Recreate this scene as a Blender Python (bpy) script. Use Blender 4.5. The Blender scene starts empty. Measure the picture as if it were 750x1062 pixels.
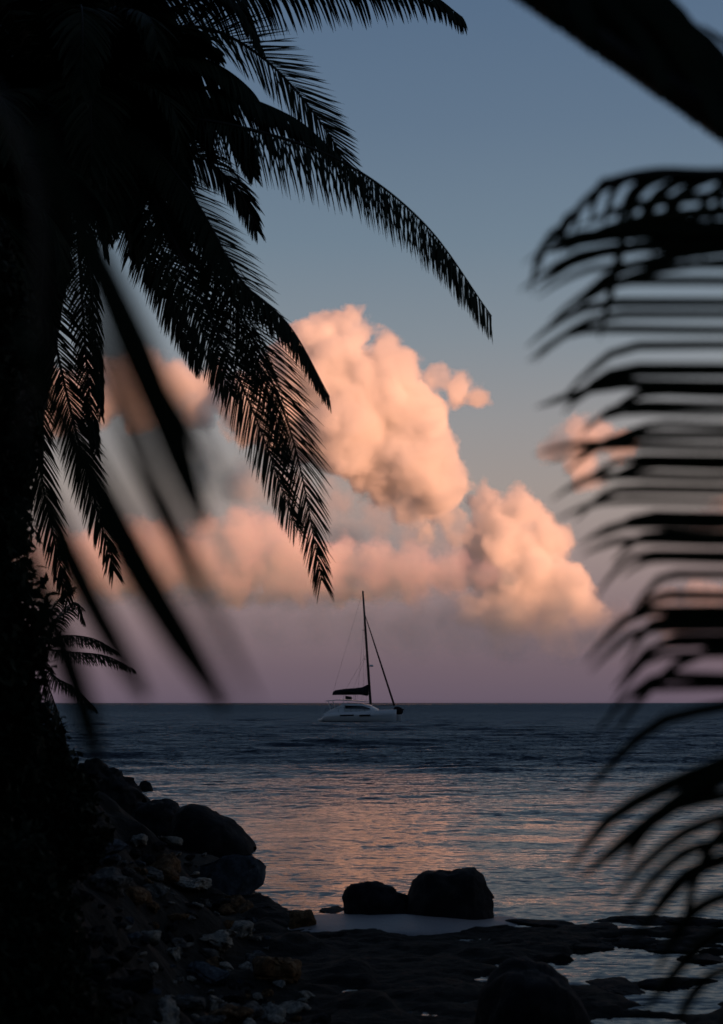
import bpy, bmesh, math, random
import numpy as np
from mathutils import Vector, Matrix, noise as mnoise

random.seed(7)
RNG = np.random.default_rng(11)
SC = bpy.context.scene
COL = SC.collection
PI = math.pi

# ------------------------------------------------------------------ camera model (photo is 750 x 1062)
FPX = 1475.0                       # 50 mm lens on a 36 mm high sensor
CAM = np.array((0.0, 0.0, 2.7))
PITCH = math.atan((729 - 531) / FPX)
_fw = np.array((0.0, math.cos(PITCH), math.sin(PITCH)))
_up = np.array((0.0, -math.sin(PITCH), math.cos(PITCH)))
_rt = np.array((1.0, 0.0, 0.0))


def P(px, py, d):
    """world point seen at photo position (px, py), d metres out along +Y"""
    v = _fw + _rt * ((px - 375.0) / FPX) + _up * ((531.0 - py) / FPX)
    return CAM + v * (d / v[1])


def lin(r, g, b):
    f = lambda c: (c / 255) / 12.92 if c / 255 <= 0.04045 else ((c / 255 + 0.055) / 1.055) ** 2.4
    return (f(r), f(g), f(b), 1.0)


# ------------------------------------------------------------------ object helpers
def mesh_obj(name, verts, faces, mat, parent=None, smooth=True):
    me = bpy.data.meshes.new(name)
    verts = np.asarray(verts, dtype=np.float32)
    if isinstance(faces, np.ndarray):
        n, k = faces.shape
        me.vertices.add(len(verts))
        me.vertices.foreach_set('co', verts.ravel())
        me.loops.add(n * k)
        me.loops.foreach_set('vertex_index', faces.astype(np.int32).ravel())
        me.polygons.add(n)
        me.polygons.foreach_set('loop_start', np.arange(0, n * k, k, dtype=np.int32))
        me.update(calc_edges=True)
    else:
        me.from_pydata([tuple(map(float, v)) for v in verts], [], faces)
        me.update()
    if smooth:
        me.polygons.foreach_set('use_smooth', np.ones(len(me.polygons), dtype=bool))
    me.materials.append(mat)
    return link(bpy.data.objects.new(name, me), parent)


def bm_obj(name, bm, mat, parent=None, smooth=False):
    me = bpy.data.meshes.new(name)
    bm.to_mesh(me)
    bm.free()
    if smooth:
        me.polygons.foreach_set('use_smooth', np.ones(len(me.polygons), dtype=bool))
    me.materials.append(mat)
    return link(bpy.data.objects.new(name, me), parent)


def link(o, parent=None):
    COL.objects.link(o)
    if parent is not None:
        o.parent = parent
    return o


def tag(o, label=None, cat=None, group=None, kind=None):
    if label: o['label'] = label
    if cat: o['category'] = cat
    if group: o['group'] = group
    if kind: o['kind'] = kind
    return o


def empty(name, loc, label, cat, group=None):
    o = link(bpy.data.objects.new(name, None))
    o.empty_display_size = 0.2
    o.location = Vector([float(c) for c in loc])
    return tag(o, label, cat, group)


def new_mat(name, base=(0.5, 0.5, 0.5), rough=0.6, spec=0.5, metal=0.0):
    m = bpy.data.materials.new(name)
    m.use_nodes = True
    b = m.node_tree.nodes['Principled BSDF']
    b.inputs['Base Color'].default_value = (*base[:3], 1)
    b.inputs['Roughness'].default_value = rough
    b.inputs['Specular IOR Level'].default_value = spec
    b.inputs['Metallic'].default_value = metal
    return m, m.node_tree, b


def add_noise(nt, scale, detail=4, rough=0.55, coord='Object', vec_scale=None):
    tc = nt.nodes.new('ShaderNodeTexCoord')
    out = tc.outputs[coord]
    if vec_scale:
        mp = nt.nodes.new('ShaderNodeMapping')
        mp.inputs['Scale'].default_value = vec_scale
        nt.links.new(out, mp.inputs['Vector'])
        out = mp.outputs['Vector']
    n = nt.nodes.new('ShaderNodeTexNoise')
    n.inputs['Scale'].default_value = scale
    n.inputs['Detail'].default_value = detail
    n.inputs['Roughness'].default_value = rough
    nt.links.new(out, n.inputs['Vector'])
    return n


def add_ramp(nt, src, stops, interp='LINEAR'):
    r = nt.nodes.new('ShaderNodeValToRGB')
    r.color_ramp.interpolation = interp
    e = r.color_ramp.elements
    while len(e) < len(stops):
        e.new(0.5)
    for el, (p, c) in zip(e, stops):
        el.position = p
        el.color = (*c[:3], 1)
    if src is not None:
        nt.links.new(src, r.inputs['Fac'])
    return r


def add_bump(nt, bsdf, src, strength, dist):
    b = nt.nodes.new('ShaderNodeBump')
    b.inputs['Strength'].default_value = strength
    b.inputs['Distance'].default_value = dist
    nt.links.new(src, b.inputs['Height'])
    nt.links.new(b.outputs['Normal'], bsdf.inputs['Normal'])
    return b


# value noise on arrays (for terrain and cloud detail)
_PERM = RNG.permutation(4096)


def _h(ix, iy, iz):
    return _PERM[(_PERM[(_PERM[ix & 4095] + iy) & 4095] + iz) & 4095] / 2047.5 - 1.0


def vnoise(x, y, z=None):
    x = np.asarray(x, float); y = np.asarray(y, float)
    z = np.zeros_like(x) if z is None else np.asarray(z, float)
    ix, iy, iz = np.floor(x).astype(int), np.floor(y).astype(int), np.floor(z).astype(int)
    fx, fy, fz = x - ix, y - iy, z - iz
    sx, sy, sz = (f * f * f * (f * (f * 6 - 15) + 10) for f in (fx, fy, fz))
    r = 0
    for dx in (0, 1):
        for dy in (0, 1):
            for dz in (0, 1):
                w = (sx if dx else 1 - sx) * (sy if dy else 1 - sy) * (sz if dz else 1 - sz)
                r = r + w * _h(ix + dx, iy + dy, iz + dz)
    return r


def fbm(x, y, z=None, octaves=4, gain=0.5):
    a, s, f = 0.0, 1.0, 1.0
    for o in range(octaves):
        a = a + s * vnoise(x * f + o * 17.3, y * f + o * 9.1, None if z is None else z * f + o * 5.7)
        s *= gain; f *= 2.03
    return a


def sstep(t):
    t = np.clip(t, 0, 1)
    return t * t * (3 - 2 * t)


# ------------------------------------------------------------------ camera, light, sky
cam = bpy.data.cameras.new('camera')
cam.sensor_fit = 'VERTICAL'
cam.sensor_height = 36.0
cam.lens = 50.0
cam.clip_start = 0.05
cam.clip_end = 120000
cam.dof.use_dof = True
cam.dof.focus_distance = 34.0
cam.dof.aperture_fstop = 2.3
cam.dof.aperture_blades = 0
camo = link(bpy.data.objects.new('camera', cam))
camo.location = CAM
camo.rotation_euler = (PI / 2 + PITCH, 0, 0)
SC.camera = camo

SUN_EL, SUN_AZ = math.radians(4.0), math.radians(138.0)   # azimuth clockwise from +Y: behind the camera, to its right
sun = bpy.data.lights.new('sun', 'SUN')
sun.energy = 5.0
sun.angle = math.radians(2.5)
sun.color = (1.0, 0.45, 0.25)
suno = link(bpy.data.objects.new('sun', sun))
sdir = Vector((math.sin(SUN_AZ) * math.cos(SUN_EL), math.cos(SUN_AZ) * math.cos(SUN_EL), math.sin(SUN_EL)))
suno.rotation_euler = sdir.to_track_quat('Z', 'Y').to_euler()
suno.location = (30, -60, 40)

world = bpy.data.worlds.new('World')
SC.world = world
world.use_nodes = True
wt = world.node_tree
bg = wt.nodes['Background']
tc = wt.nodes.new('ShaderNodeTexCoord')
sep = wt.nodes.new('ShaderNodeSeparateXYZ')
wt.links.new(tc.outputs['Generated'], sep.inputs[0])
asn = wt.nodes.new('ShaderNodeMath'); asn.operation = 'ARCSINE'
wt.links.new(sep.outputs['Z'], asn.inputs[0])
div = wt.nodes.new('ShaderNodeMath'); div.operation = 'MULTIPLY_ADD'
div.inputs[1].default_value = 180 / PI / 100; div.inputs[2].default_value = 0.1     # 0.1 is the horizon
wt.links.new(asn.outputs[0], div.inputs[0])


def el(py):      # photo row -> ramp position
    return math.degrees(PITCH + math.atan((531 - py) / FPX)) / 100 + 0.1


dusk = add_ramp(wt, div.outputs[0], [
    (0.0, lin(16, 22, 30)), (0.092, lin(24, 30, 40)), (0.1, lin(102, 89, 104)), (el(690), lin(112, 96, 107)), (el(640), lin(134, 114, 119)), (el(580), lin(154, 136, 134)),
    (el(510), lin(160, 149, 144)), (el(440), lin(150, 148, 149)), (el(350), lin(131, 141, 150)),
    (el(250), lin(112, 130, 146)), (el(130), lin(97, 117, 139)), (el(0), lin(86, 108, 134)),
    (0.48, lin(66, 86, 113)), (0.6, lin(42, 57, 84)), (1.0, lin(26, 36, 58))])
sky = wt.nodes.new('ShaderNodeTexSky')
sky.sky_type = 'NISHITA'
sky.sun_disc = False
sky.sun_elevation = SUN_EL
sky.sun_rotation = SUN_AZ
ns = wt.nodes.new('ShaderNodeVectorMath'); ns.operation = 'SCALE'; ns.inputs['Scale'].default_value = 0.026
wt.links.new(sky.outputs['Color'], ns.inputs[0])
ds = wt.nodes.new('ShaderNodeVectorMath'); ds.operation = 'SCALE'; ds.inputs['Scale'].default_value = 7.0
wt.links.new(dusk.outputs['Color'], ds.inputs[0])
ad = wt.nodes.new('ShaderNodeVectorMath'); ad.operation = 'ADD'
wt.links.new(ns.outputs[0], ad.inputs[0]); wt.links.new(ds.outputs[0], ad.inputs[1])
wt.links.new(ad.outputs[0], bg.inputs['Color'])
bg.inputs['Strength'].default_value = 0.1

SC.render.engine = 'CYCLES'
cy = SC.cycles
cy.max_bounces = 16
cy.diffuse_bounces = 2
cy.glossy_bounces = 3
cy.transmission_bounces = 2
cy.volume_bounces = 9
cy.volume_step_rate = 0.7
cy.volume_max_steps = 512
cy.transparent_max_bounces = 12
cy.use_denoising = True
cy.use_adaptive_sampling = True
cy.adaptive_threshold = 0.012
cy.caustics_reflective = False
cy.caustics_refractive = False
cy.sample_clamp_indirect = 4.0
vs = SC.view_settings
SC.display_settings.display_device = 'sRGB'
vs.view_transform = 'Standard'
vs.look = 'None'
vs.exposure = 0.48
vs.gamma = 1.0
vs.use_curve_mapping = False
# ------------------------------------------------------------------ ground: shore, bank and an added, unseen ridge behind the camera
SHORE = np.array([(-60, 40), (0, 6), (8, 0.5), (13, 0.2), (18.2, -0.7), (20, -1.4), (23.5, -2.0), (26, -2.7), (29, -3.5), (33, -4.9),
                  (40, -6.4), (47, -7.9), (52, -9.2), (60, -13), (75, -24), (110, -70), (140, -400)], float)


def ground_z(x, y):
    x = np.asarray(x, float); y = np.asarray(y, float)
    # left bank
    edge = np.interp(y, [-50, 0, 6, 12, 18, 24, 30, 40, 52, 60, 75, 110, 140], [6, 0.8, -0.2, -0.75, -1.35, -2.7, -4.2, -7.4, -10, -13, -24, -70, -400])
    d = edge - x + 0.35 * fbm(x * 0.7, y * 0.7, octaves=3)
    bank = 1.9 * sstep(d / 3.2) + 0.18 * np.clip(d - 2.5, 0, 12)
    # low rock shelf in front
    shelf_front = 18.2 + 0.5 * fbm(x * 0.8 + 3, y * 0 + 1.7, octaves=3)
    shelf = 0.04 + 0.034 * fbm(x * 1.5, y * 1.9, octaves=6, gain=0.68)
    land = sstep((shelf_front - y) / 0.5) * sstep((60 - x) / 5)
    # tide pools at the right
    px_, py_ = (x - 3.4) / 1.55, (y - 14.75) / 1.25
    pool = sstep(1.35 - np.sqrt(px_ ** 2 + py_ ** 2) + 0.45 * fbm(x * 1.1, y * 2.0, octaves=3))
    pool2 = sstep((x - 2.5) / 1.2) * sstep((vnoise(x * 0.9 + 4.2, y * 2.6) - 0.02) * 2.4) * sstep((y - 15.8) / .5)
    pool3 = sstep((x - 1.9) / .6) * sstep(1 - abs(y - 12.55) / .35) * sstep((2.9 - x) / .6)
    shelf = shelf - 0.55 * np.clip(pool + 0.85 * pool2 + pool3 * .7, 0, 1)
    # rise towards the photographer
    shelf = shelf + 0.8 * sstep((8.5 - y) / 7.0)
    z = np.where(land > 0, -1.2 + (shelf + 1.2) * land, -1.2)
    ex = np.interp(y, SHORE[:, 0], SHORE[:, 1])
    zb = -1.2 + (bank + 1.25 + 0.10 * fbm(x * 1.6, y * 1.6, octaves=4)) * sstep((ex - x + 1.2) / 1.2)
    z = np.maximum(z, zb)
    # unseen ridge added behind the camera to keep the low sun off shore, sea and cloud bases
    r = np.exp(-((y + 1700) / 620.0) ** 2) * np.exp(-((x - 4500) / 9000.0) ** 2)
    r = r * sstep((-y - 40) / 500)
    z = z + r * (1095 + 40 * fbm(x / 420.0, y / 420.0, octaves=4)) + 40 * sstep((-y - 60) / 500)
    return z


def axis(lo, hi, step, far_lo, far_hi, g=1.22):
    a = list(np.arange(lo, hi + 1e-6, step))
    s = step
    while a[-1] < far_hi:
        s *= g; a.append(min(a[-1] + s, far_hi))
    b, s, v = [], step, lo
    while v > far_lo:
        s *= g; v = max(v - s, far_lo); b.append(v)
    return np.array(b[::-1] + a)


def grid_faces(ny, nx):
    i = np.arange(ny * nx).reshape(ny, nx)
    return np.stack([i[:-1, :-1], i[:-1, 1:], i[1:, 1:], i[1:, :-1]], -1).reshape(-1, 4)


gx = axis(-6.0, 6.5, 0.055, -9000, 16000)
gy = axis(8.0, 20.0, 0.055, -4000, 150)
GX, GY = np.meshgrid(gx, gy)
GZ = ground_z(GX, GY)
m_ground, nt, b = new_mat('wet dark reef rock', (0.02, 0.02, 0.022), 0.85, 0.08)
n1 = add_noise(nt, 1.4, 6)
r1 = add_ramp(nt, n1.outputs['Fac'], [(0.35, (0.008, 0.0075, 0.007)), (0.55, (0.016, 0.0145, 0.0125)), (0.75, (0.032, 0.026, 0.019))])
nt.links.new(r1.outputs['Color'], b.inputs['Base Color'])
n2 = add_noise(nt, 9, 6)
add_bump(nt, b, n2.outputs['Fac'], 0.8, 0.05)
g = mesh_obj('ground', np.stack([GX, GY, GZ], -1).reshape(-1, 3), grid_faces(*GX.shape), m_ground)
tag(g, 'dark wet rock shelf and bank along the shore', kind='structure')

# sand patch between the boulders and the shelf
NS = 90
u, v = np.meshgrid(np.linspace(0, 1, NS), np.linspace(0, 1, 24))
sx = -1.05 + u * 3.05
back = 18.75 - 0.25 * (u - 0.5) ** 2
front = 16.95 + 0.9 * (2 * u - 0.75) ** 2 * 0.7 + 0.05 * np.sin(u * 17) + 0.04 * np.sin(u * 41 + 1)
sy = front + (back - front) * v
prof = np.sin(PI * np.clip(u, 0.0, 1)) ** 0.5 * np.sin(PI * np.clip(v, 0, 1)) ** 0.5
sz = -0.02 + 0.13 * prof + 0.01 * fbm(sx * 2, sy * 2, octaves=2)
m_sand, nt, b = new_mat('damp sand', (0.33, 0.29, 0.28), 0.55, 0.4)
n1 = add_noise(nt, 60, 3)
r1 = add_ramp(nt, n1.outputs['Fac'], [(0.3, (0.22, 0.20, 0.195)), (0.7, (0.31, 0.275, 0.265))])
nt.links.new(r1.outputs['Color'], b.inputs['Base Color'])
add_bump(nt, b, add_noise(nt, 14, 4).outputs['Fac'], 0.3, 0.02)
s = mesh_obj('sand', np.stack([sx, sy, sz], -1).reshape(-1, 3), grid_faces(*sx.shape), m_sand)
tag(s, 'small patch of pale damp sand before the boulders', kind='structure')

# ------------------------------------------------------------------ sea: one sheet, dense near the shore
ys = [5.0]
while ys[-1] < 420:
    ys.append(ys[-1] * 1.0042)
while ys[-1] < 45000:
    ys.append(ys[-1] * 1.09)
ys = np.array(ys)
us = np.linspace(-1, 1, 520)
WY, U = np.meshgrid(ys, us, indexing='ij')
WX = U * (0.42 * WY + 9)
# choppy outside the reef (about 62 m out), calm inside it
reef = 60 + 4 * vnoise(WX * 0.06, WX * 0 + 3.3) + 2 * vnoise(WX * 0.22 + 9, WX * 0)
outer = sstep((WY - reef) / 6)
calm = np.where(outer > 0, 1, sstep((WY - 16) / 22) * 0.8 + 0.2)
WZ = np.zeros_like(WX)
fade = 1 - sstep((WY - 150) / 260)
MODS = [0.65 + 0.6 * vnoise(WX * 0.5 / q + q, WY * 0.35 / q + 2 * q) for q in (1.0, 2.2, 5.0, 11.0)]
for k in range(64):
    lam = 0.35 * (30 / 0.35) ** (k / 63)
    th = RNG.normal(0, 0.5)
    kx, ky = math.sin(th) * 2 * PI / lam, -math.cos(th) * 2 * PI / lam
    ph = RNG.uniform(0, 2 * PI)
    amp_in = 0.0030 * min(lam, 5) ** 0.75
    amp_out = 0.0052 * min(lam, 8) ** 0.9
    mod = MODS[int(np.clip(math.log(max(lam, 1)) / 0.8, 0, 3))]
    WZ += (amp_in * calm * (1 - outer) + amp_out * outer) * mod * np.sin(kx * WX + ky * WY + ph)
WZ *= fade
# small breaking swell on the reef edge
WZ += 0.17 * np.exp(-((WY - reef + 0.5) / 1.3) ** 2) * (0.6 + 0.6 * vnoise(WX * 0.25, WX * 0 + 8)) * fade
WZ += 0.13 * np.exp(-((WY - reef - 16) / 2.0) ** 2) * np.clip(0.3 + 1.0 * vnoise(WX * 0.10, WX * 0 + 31), 0, 1)
m_sea, nt, b = new_mat('sea water', (0.003, 0.008, 0.014), 0.07, 0.5)
b.inputs['IOR'].default_value = 1.333
geo = nt.nodes.new('ShaderNodeNewGeometry')
sp = nt.nodes.new('ShaderNodeSeparateXYZ'); nt.links.new(geo.outputs['Position'], sp.inputs[0])
far = nt.nodes.new('ShaderNodeMapRange')          # ripple slope grows outside the reef
far.inputs['From Min'].default_value = 30; far.inputs['From Max'].default_value = 72
far.inputs['To Min'].default_value = 0.37; far.inputs['To Max'].default_value = 1.2
nt.links.new(sp.outputs['Y'], far.inputs['Value'])
w1 = add_noise(nt, 1.0, 3, 0.6, 'Object', (1.6, 4.2, 1))
w2 = add_noise(nt, 1.0, 2, 0.5, 'Object', (0.14, 0.5, 1))


def v3(op, a, b_=None, sc=None):
    n = nt.nodes.new('ShaderNodeVectorMath'); n.operation = op
    nt.links.new(a, n.inputs[0])
    if b_ is not None:
        if isinstance(b_, tuple): n.inputs[1].default_value = b_
        else: nt.links.new(b_, n.inputs[1])
    if sc is not None:
        if isinstance(sc, float): n.inputs['Scale'].default_value = sc
        else: nt.links.new(sc, n.inputs['Scale'])
    return n.outputs[0]


s1 = v3('MULTIPLY', v3('SUBTRACT', w1.outputs['Color'], (0.5, 0.5, 0.5)), (0.8, 1.1, 0.0))
w3 = add_noise(nt, 1.0, 2, 0.6, 'Object', (4.5, 12.0, 1))
s3 = v3('MULTIPLY', v3('SUBTRACT', w3.outputs['Color'], (0.5, 0.5, 0.5)), (0.6, 0.9, 0.0))
s1 = v3('ADD', s1, s3)
s2 = v3('MULTIPLY', v3('SUBTRACT', w2.outputs['Color'], (0.5, 0.5, 0.5)), (0.25, 0.45, 0.0))
far2 = nt.nodes.new('ShaderNodeMapRange')
far2.inputs['From Min'].default_value = 120; far2.inputs['From Max'].default_value = 500
far2.inputs['To Min'].default_value = 1.0; far2.inputs['To Max'].default_value = 1.2
nt.links.new(sp.outputs['Y'], far2.inputs['Value'])
fm = nt.nodes.new('ShaderNodeMath'); fm.operation = 'MULTIPLY'
nt.links.new(far.outputs['Result'], fm.inputs[0]); nt.links.new(far2.outputs['Result'], fm.inputs[1])
f2 = nt.nodes.new('ShaderNodeMath'); f2.operation = 'MULTIPLY'
nt.links.new(fm.outputs[0], f2.inputs[0]); nt.links.new(fm.outputs[0], f2.inputs[1])
slope = v3('SCALE', v3('ADD', s1, s2), sc=fm.outputs[0])
# only the wave fronts turned towards the shore are seen at this low angle
slope = v3('SUBTRACT', v3('MULTIPLY', slope, (1.0, 0.0, 0.0)), v3('MULTIPLY', v3('ABSOLUTE', slope), (0.0, 1.6, 0.0)))
slope = v3('ADD', slope, v3('SCALE', v3('ADD', v3('SCALE', geo.outputs['Normal'], sc=0.0), (0.0, -0.085, 0.0)), sc=f2.outputs[0]))
nrmw = v3('NORMALIZE', v3('ADD', geo.outputs['Normal'], slope))
nt.links.new(nrmw, b.inputs['Normal'])
sea = mesh_obj('sea', np.stack([WX, WY, WZ], -1).reshape(-1, 3), grid_faces(*WX.shape), m_sea)
tag(sea, 'dark rippled sea reaching to the horizon', kind='structure')
# ------------------------------------------------------------------ clouds: sunlit volumes some kilometres out
def make_cloud(label, D, blobs, density, edge=7.0, puff=11.0, rag=7.0, color=(0.992, 0.988, 0.988), cell=30.0, blend=9.0, thin=None):
    """thin: (row where the cloud starts to dissolve, row where it is gone, what is left there).
    blobs: (px, py, radius, depth offset), all in photo pixels at distance D.  A smooth union of the
    blobs is roughened with billows and fractal noise into a density field inside a closed hull."""
    spx = D / FPX
    cen = P(np.mean([q[0] for q in blobs]), np.mean([q[1] for q in blobs]), D)
    S = []
    for bl in blobs:
        off = bl[3] if len(bl) > 3 else RNG.uniform(-0.5, 0.5) * bl[2]
        S.append(((P(bl[0], bl[1], D + off * spx) - cen) / spx, bl[2]))
    bm = bmesh.new()
    for c, r in S:
        bmesh.ops.create_icosphere(bm, subdivisions=2, radius=(r + 0.75 * puff + rag + 3) * 1.04,
                                   matrix=Matrix.Translation(Vector([float(q) for q in c])))
    me = bpy.data.meshes.new('cloud'); bm.to_mesh(me); bm.free()
    tmp = link(bpy.data.objects.new('cloud_build', me))
    md = tmp.modifiers.new('r', 'REMESH'); md.mode = 'VOXEL'; md.voxel_size = 5.0
    dg = bpy.context.evaluated_depsgraph_get(); dg.update()
    me2 = bpy.data.meshes.new_from_object(tmp.evaluated_get(dg))
    bpy.data.objects.remove(tmp)
    co = np.empty(len(me2.vertices) * 3, np.float32); me2.vertices.foreach_get('co', co)
    me2.vertices.foreach_set('co', co * np.float32(spx)); me2.update()
    m = bpy.data.materials.new('cloud droplets'); m.use_nodes = True
    t = m.node_tree; N = t.nodes; L = t.links
    N.remove(N['Principled BSDF'])

    def math_(op, a, b_=None, c=None):
        n = N.new('ShaderNodeMath'); n.operation = op
        for i, q in enumerate((a, b_, c)):
            if q is None: continue
            if isinstance(q, (int, float)): n.inputs[i].default_value = q
            else: L.new(q, n.inputs[i])
        return n.outputs[0]

    def vec(op, a, b_=None, s=None):
        n = N.new('ShaderNodeVectorMath'); n.operation = op
        L.new(a, n.inputs[0])
        if b_ is not None:
            if isinstance(b_, (tuple, list)): n.inputs[1].default_value = b_
            else: L.new(b_, n.inputs[1])
        if s is not None: n.inputs['Scale'].default_value = s
        return n

    tcn = N.new('ShaderNodeTexCoord')
    p = vec('SCALE', tcn.outputs['Object'], s=1 / spx).outputs[0]
    warp = N.new('ShaderNodeTexNoise'); warp.inputs['Scale'].default_value = 1 / 48.0; warp.inputs['Detail'].default_value = 2
    L.new(p, warp.inputs['Vector'])
    wv = vec('SUBTRACT', warp.outputs['Color'], (0.5, 0.5, 0.5)).outputs[0]
    wv = vec('SCALE', wv, s=26.0).outputs[0]
    q = vec('ADD', p, wv).outputs[0]
    acc = None
    for c, r in S:
        dist = vec('DISTANCE', q, tuple(float(z) for z in c)).outputs['Value']
        f = math_('SUBTRACT', float(r), dist)
        acc = f if acc is None else math_('SMOOTH_MAX', acc, f, blend)
    vo = N.new('ShaderNodeTexVoronoi'); vo.feature = 'F1'; vo.inputs['Scale'].default_value = 1 / cell
    vo.inputs['Detail'].default_value = 2.5; vo.inputs['Roughness'].default_value = 0.5; vo.normalize = True
    L.new(q, vo.inputs['Vector'])
    nz = N.new('ShaderNodeTexNoise'); nz.inputs['Scale'].default_value = 1 / 22.0; nz.inputs['Detail'].default_value = 6
    nz.inputs['Roughness'].default_value = 0.62
    L.new(p, nz.inputs['Vector'])
    f = math_('MULTIPLY_ADD', vo.outputs['Distance'], -2.2 * puff, acc)
    f = math_('ADD', f, 0.75 * puff)
    f = math_('ADD', f, math_('MULTIPLY', math_('SUBTRACT', nz.outputs['Fac'], 0.5), rag * 4.0))
    mr = N.new('ShaderNodeMapRange'); mr.interpolation_type = 'SMOOTHSTEP'
    mr.inputs['From Min'].default_value = -edge * 0.3; mr.inputs['From Max'].default_value = edge
    mr.inputs['To Min'].default_value = 0.0; mr.inputs['To Max'].default_value = density
    L.new(f, mr.inputs['Value'])
    lo = N.new('ShaderNodeTexNoise'); lo.inputs['Scale'].default_value = 1 / 40.0; lo.inputs['Detail'].default_value = 3
    L.new(q, lo.inputs['Vector'])
    md2 = N.new('ShaderNodeMapRange')
    md2.inputs['From Min'].default_value = 0.32; md2.inputs['From Max'].default_value = 0.68
    md2.inputs['To Min'].default_value = 0.25; md2.inputs['To Max'].default_value = 1.9
    L.new(lo.outputs['Fac'], md2.inputs['Value'])
    pv = N.new('ShaderNodeVolumeScatter')
    pv.inputs['Color'].default_value = (*color, 1)  # pinker values put low-sun reddening into the droplet colour
    pv.inputs['Anisotropy'].default_value = 0.1
    den = math_('MULTIPLY', mr.outputs['Result'], md2.outputs['Result'])
    if thin:
        sz_ = N.new('ShaderNodeSeparateXYZ'); L.new(q, sz_.inputs[0])
        th = N.new('ShaderNodeMapRange'); th.interpolation_type = 'SMOOTHSTEP'
        th.inputs['From Min'].default_value = float((P(375, thin[1], D)[2] - cen[2]) / spx)
        th.inputs['From Max'].default_value = float((P(375, thin[0], D)[2] - cen[2]) / spx)
        th.inputs['To Min'].default_value = thin[2]; th.inputs['To Max'].default_value = 1.0
        L.new(sz_.outputs['Z'], th.inputs['Value'])
        den = math_('MULTIPLY', den, th.outputs['Result'])
    L.new(den, pv.inputs['Density'])
    L.new(pv.outputs[0], N['Material Output'].inputs['Volume'])
    me2.materials.clear(); me2.materials.append(m)
    o = link(bpy.data.objects.new('cloud', me2))
    o.location = Vector([float(z) for z in cen])
    return tag(o, label, 'cloud', 'clouds over the sea')


make_cloud('tallest peach lit cumulus cloud towering in the middle of the sky', 6200, [
    (342, 342, 24), (366, 342, 20), (318, 362, 28), (298, 388, 36), (402, 356, 15), (418, 380, 20),
    (345, 395, 48, -10), (392, 405, 46, -14), (424, 432, 42, -10), (360, 446, 52, -16), (432, 472, 44, -18), (456, 502, 32, -10),
    (446, 520, 24), (398, 478, 38, -6), (405, 508, 22), (428, 528, 20, 4), (305, 440, 42), (468, 534, 13, 6), (452, 392, 14, 8), (476, 404, 15, 8), (497, 411, 11, 8), (264, 425, 34, 10), (478, 552, 12, 4), (440, 550, 12, 6)],
    0.030, edge=7, rag=9, thin=(510, 600, 0.12), color=(0.993, 0.972, 0.972))
make_cloud('bright cumulus cloud standing lower, right of the tallest one', 6600, [
    (503, 524, 17), (538, 532, 24), (520, 562, 38, -8), (563, 562, 30), (545, 600, 40, -8), (500, 582, 24), (584, 612, 30), (606, 626, 22),
    (520, 620, 26), (560, 632, 30), (525, 650, 28), (575, 658, 28), (615, 648, 22), (490, 635, 22)], 0.028, edge=8, rag=9, thin=(575, 668, 0.03), puff=13, cell=26, color=(0.992, 0.955, 0.955))
make_cloud('pink cloud half hidden behind the hanging palm fronds', 6400, [
    (222, 402, 28), (182, 398, 30), (142, 395, 36), (104, 405, 36), (205, 428, 22), (60, 415, 38), (150, 428, 20)], 0.013, edge=12, color=(0.99, 0.93, 0.93))
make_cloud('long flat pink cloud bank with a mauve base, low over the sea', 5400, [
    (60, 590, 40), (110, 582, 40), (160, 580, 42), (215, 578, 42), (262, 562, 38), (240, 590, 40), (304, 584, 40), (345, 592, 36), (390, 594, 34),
    (430, 596, 30), (468, 594, 24), (500, 596, 17), (0, 590, 40), (528, 600, 10)], 0.016, edge=14, rag=12, puff=15, color=(0.99, 0.74, 0.81))  # redder light on low cloud is tinted into its droplets
make_cloud('faint rose veil of cloud lying under the bright cumulus, just over the horizon', 5000, [
    (330, 650, 26), (380, 652, 30), (430, 650, 34), (480, 646, 38), (530, 652, 40), (580, 650, 40), (625, 652, 34), (665, 658, 26), (280, 652, 24), (230, 655, 24)], 0.0020, edge=24, rag=10, color=(0.98, 0.86, 0.9))
make_cloud('thin dark mauve streak of cloud along the base of the flat pink bank', 4800,
    [(70 + 21 * i, 621 + 2.5 * math.sin(i * 1.3), 9 + 1.5 * math.sin(i * 2.1), 0) for i in range(15)] +
    [(392, 618, 7, 0), (414, 614, 7, 0), (436, 610, 8, 0), (458, 605, 9, 0), (480, 600, 10, 0), (501, 596, 9, 0), (522, 593, 7, 0), (541, 591, 5, 0), (490, 582, 7, 0)],
    0.010, edge=9, puff=0.6, rag=3.5, cell=16, blend=24, color=(0.80, 0.74, 0.84))  # droplets darkened to stand in for shade under the bank
make_cloud('dim grey rose cloud filling the gap between the tallest cumulus and the pink bank', 7400, [
    (300, 510, 26), (345, 520, 26), (390, 535, 24), (430, 552, 20), (462, 560, 18), (255, 500, 28), (210, 490, 26), (360, 555, 22), (310, 548, 22), (480, 575, 16)], 0.0042, edge=22, rag=11, puff=14, color=(0.98, 0.88, 0.9))
make_cloud('small pink cloud alone at the right, behind palm leaflets', 6800, [
    (600, 455, 25), (578, 464, 18), (624, 452, 22), (604, 478, 19), (645, 462, 19), (614, 498, 14)], 0.012, edge=10, puff=8, cell=20, color=(0.99, 0.88, 0.9))
make_cloud('pink cloud cut by the right edge of the frame', 6800, [
    (732, 545, 14), (752, 535, 22), (780, 540, 28), (810, 545, 26)], 0.009, edge=10, puff=8, cell=20)
make_cloud('faint mauve cloud low at the right behind palm leaflets', 5600, [
    (640, 640, 14), (690, 628, 22), (730, 622, 26), (770, 628, 28), (700, 645, 18)], 0.008, edge=14, color=(0.985, 0.88, 0.92))
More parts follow.
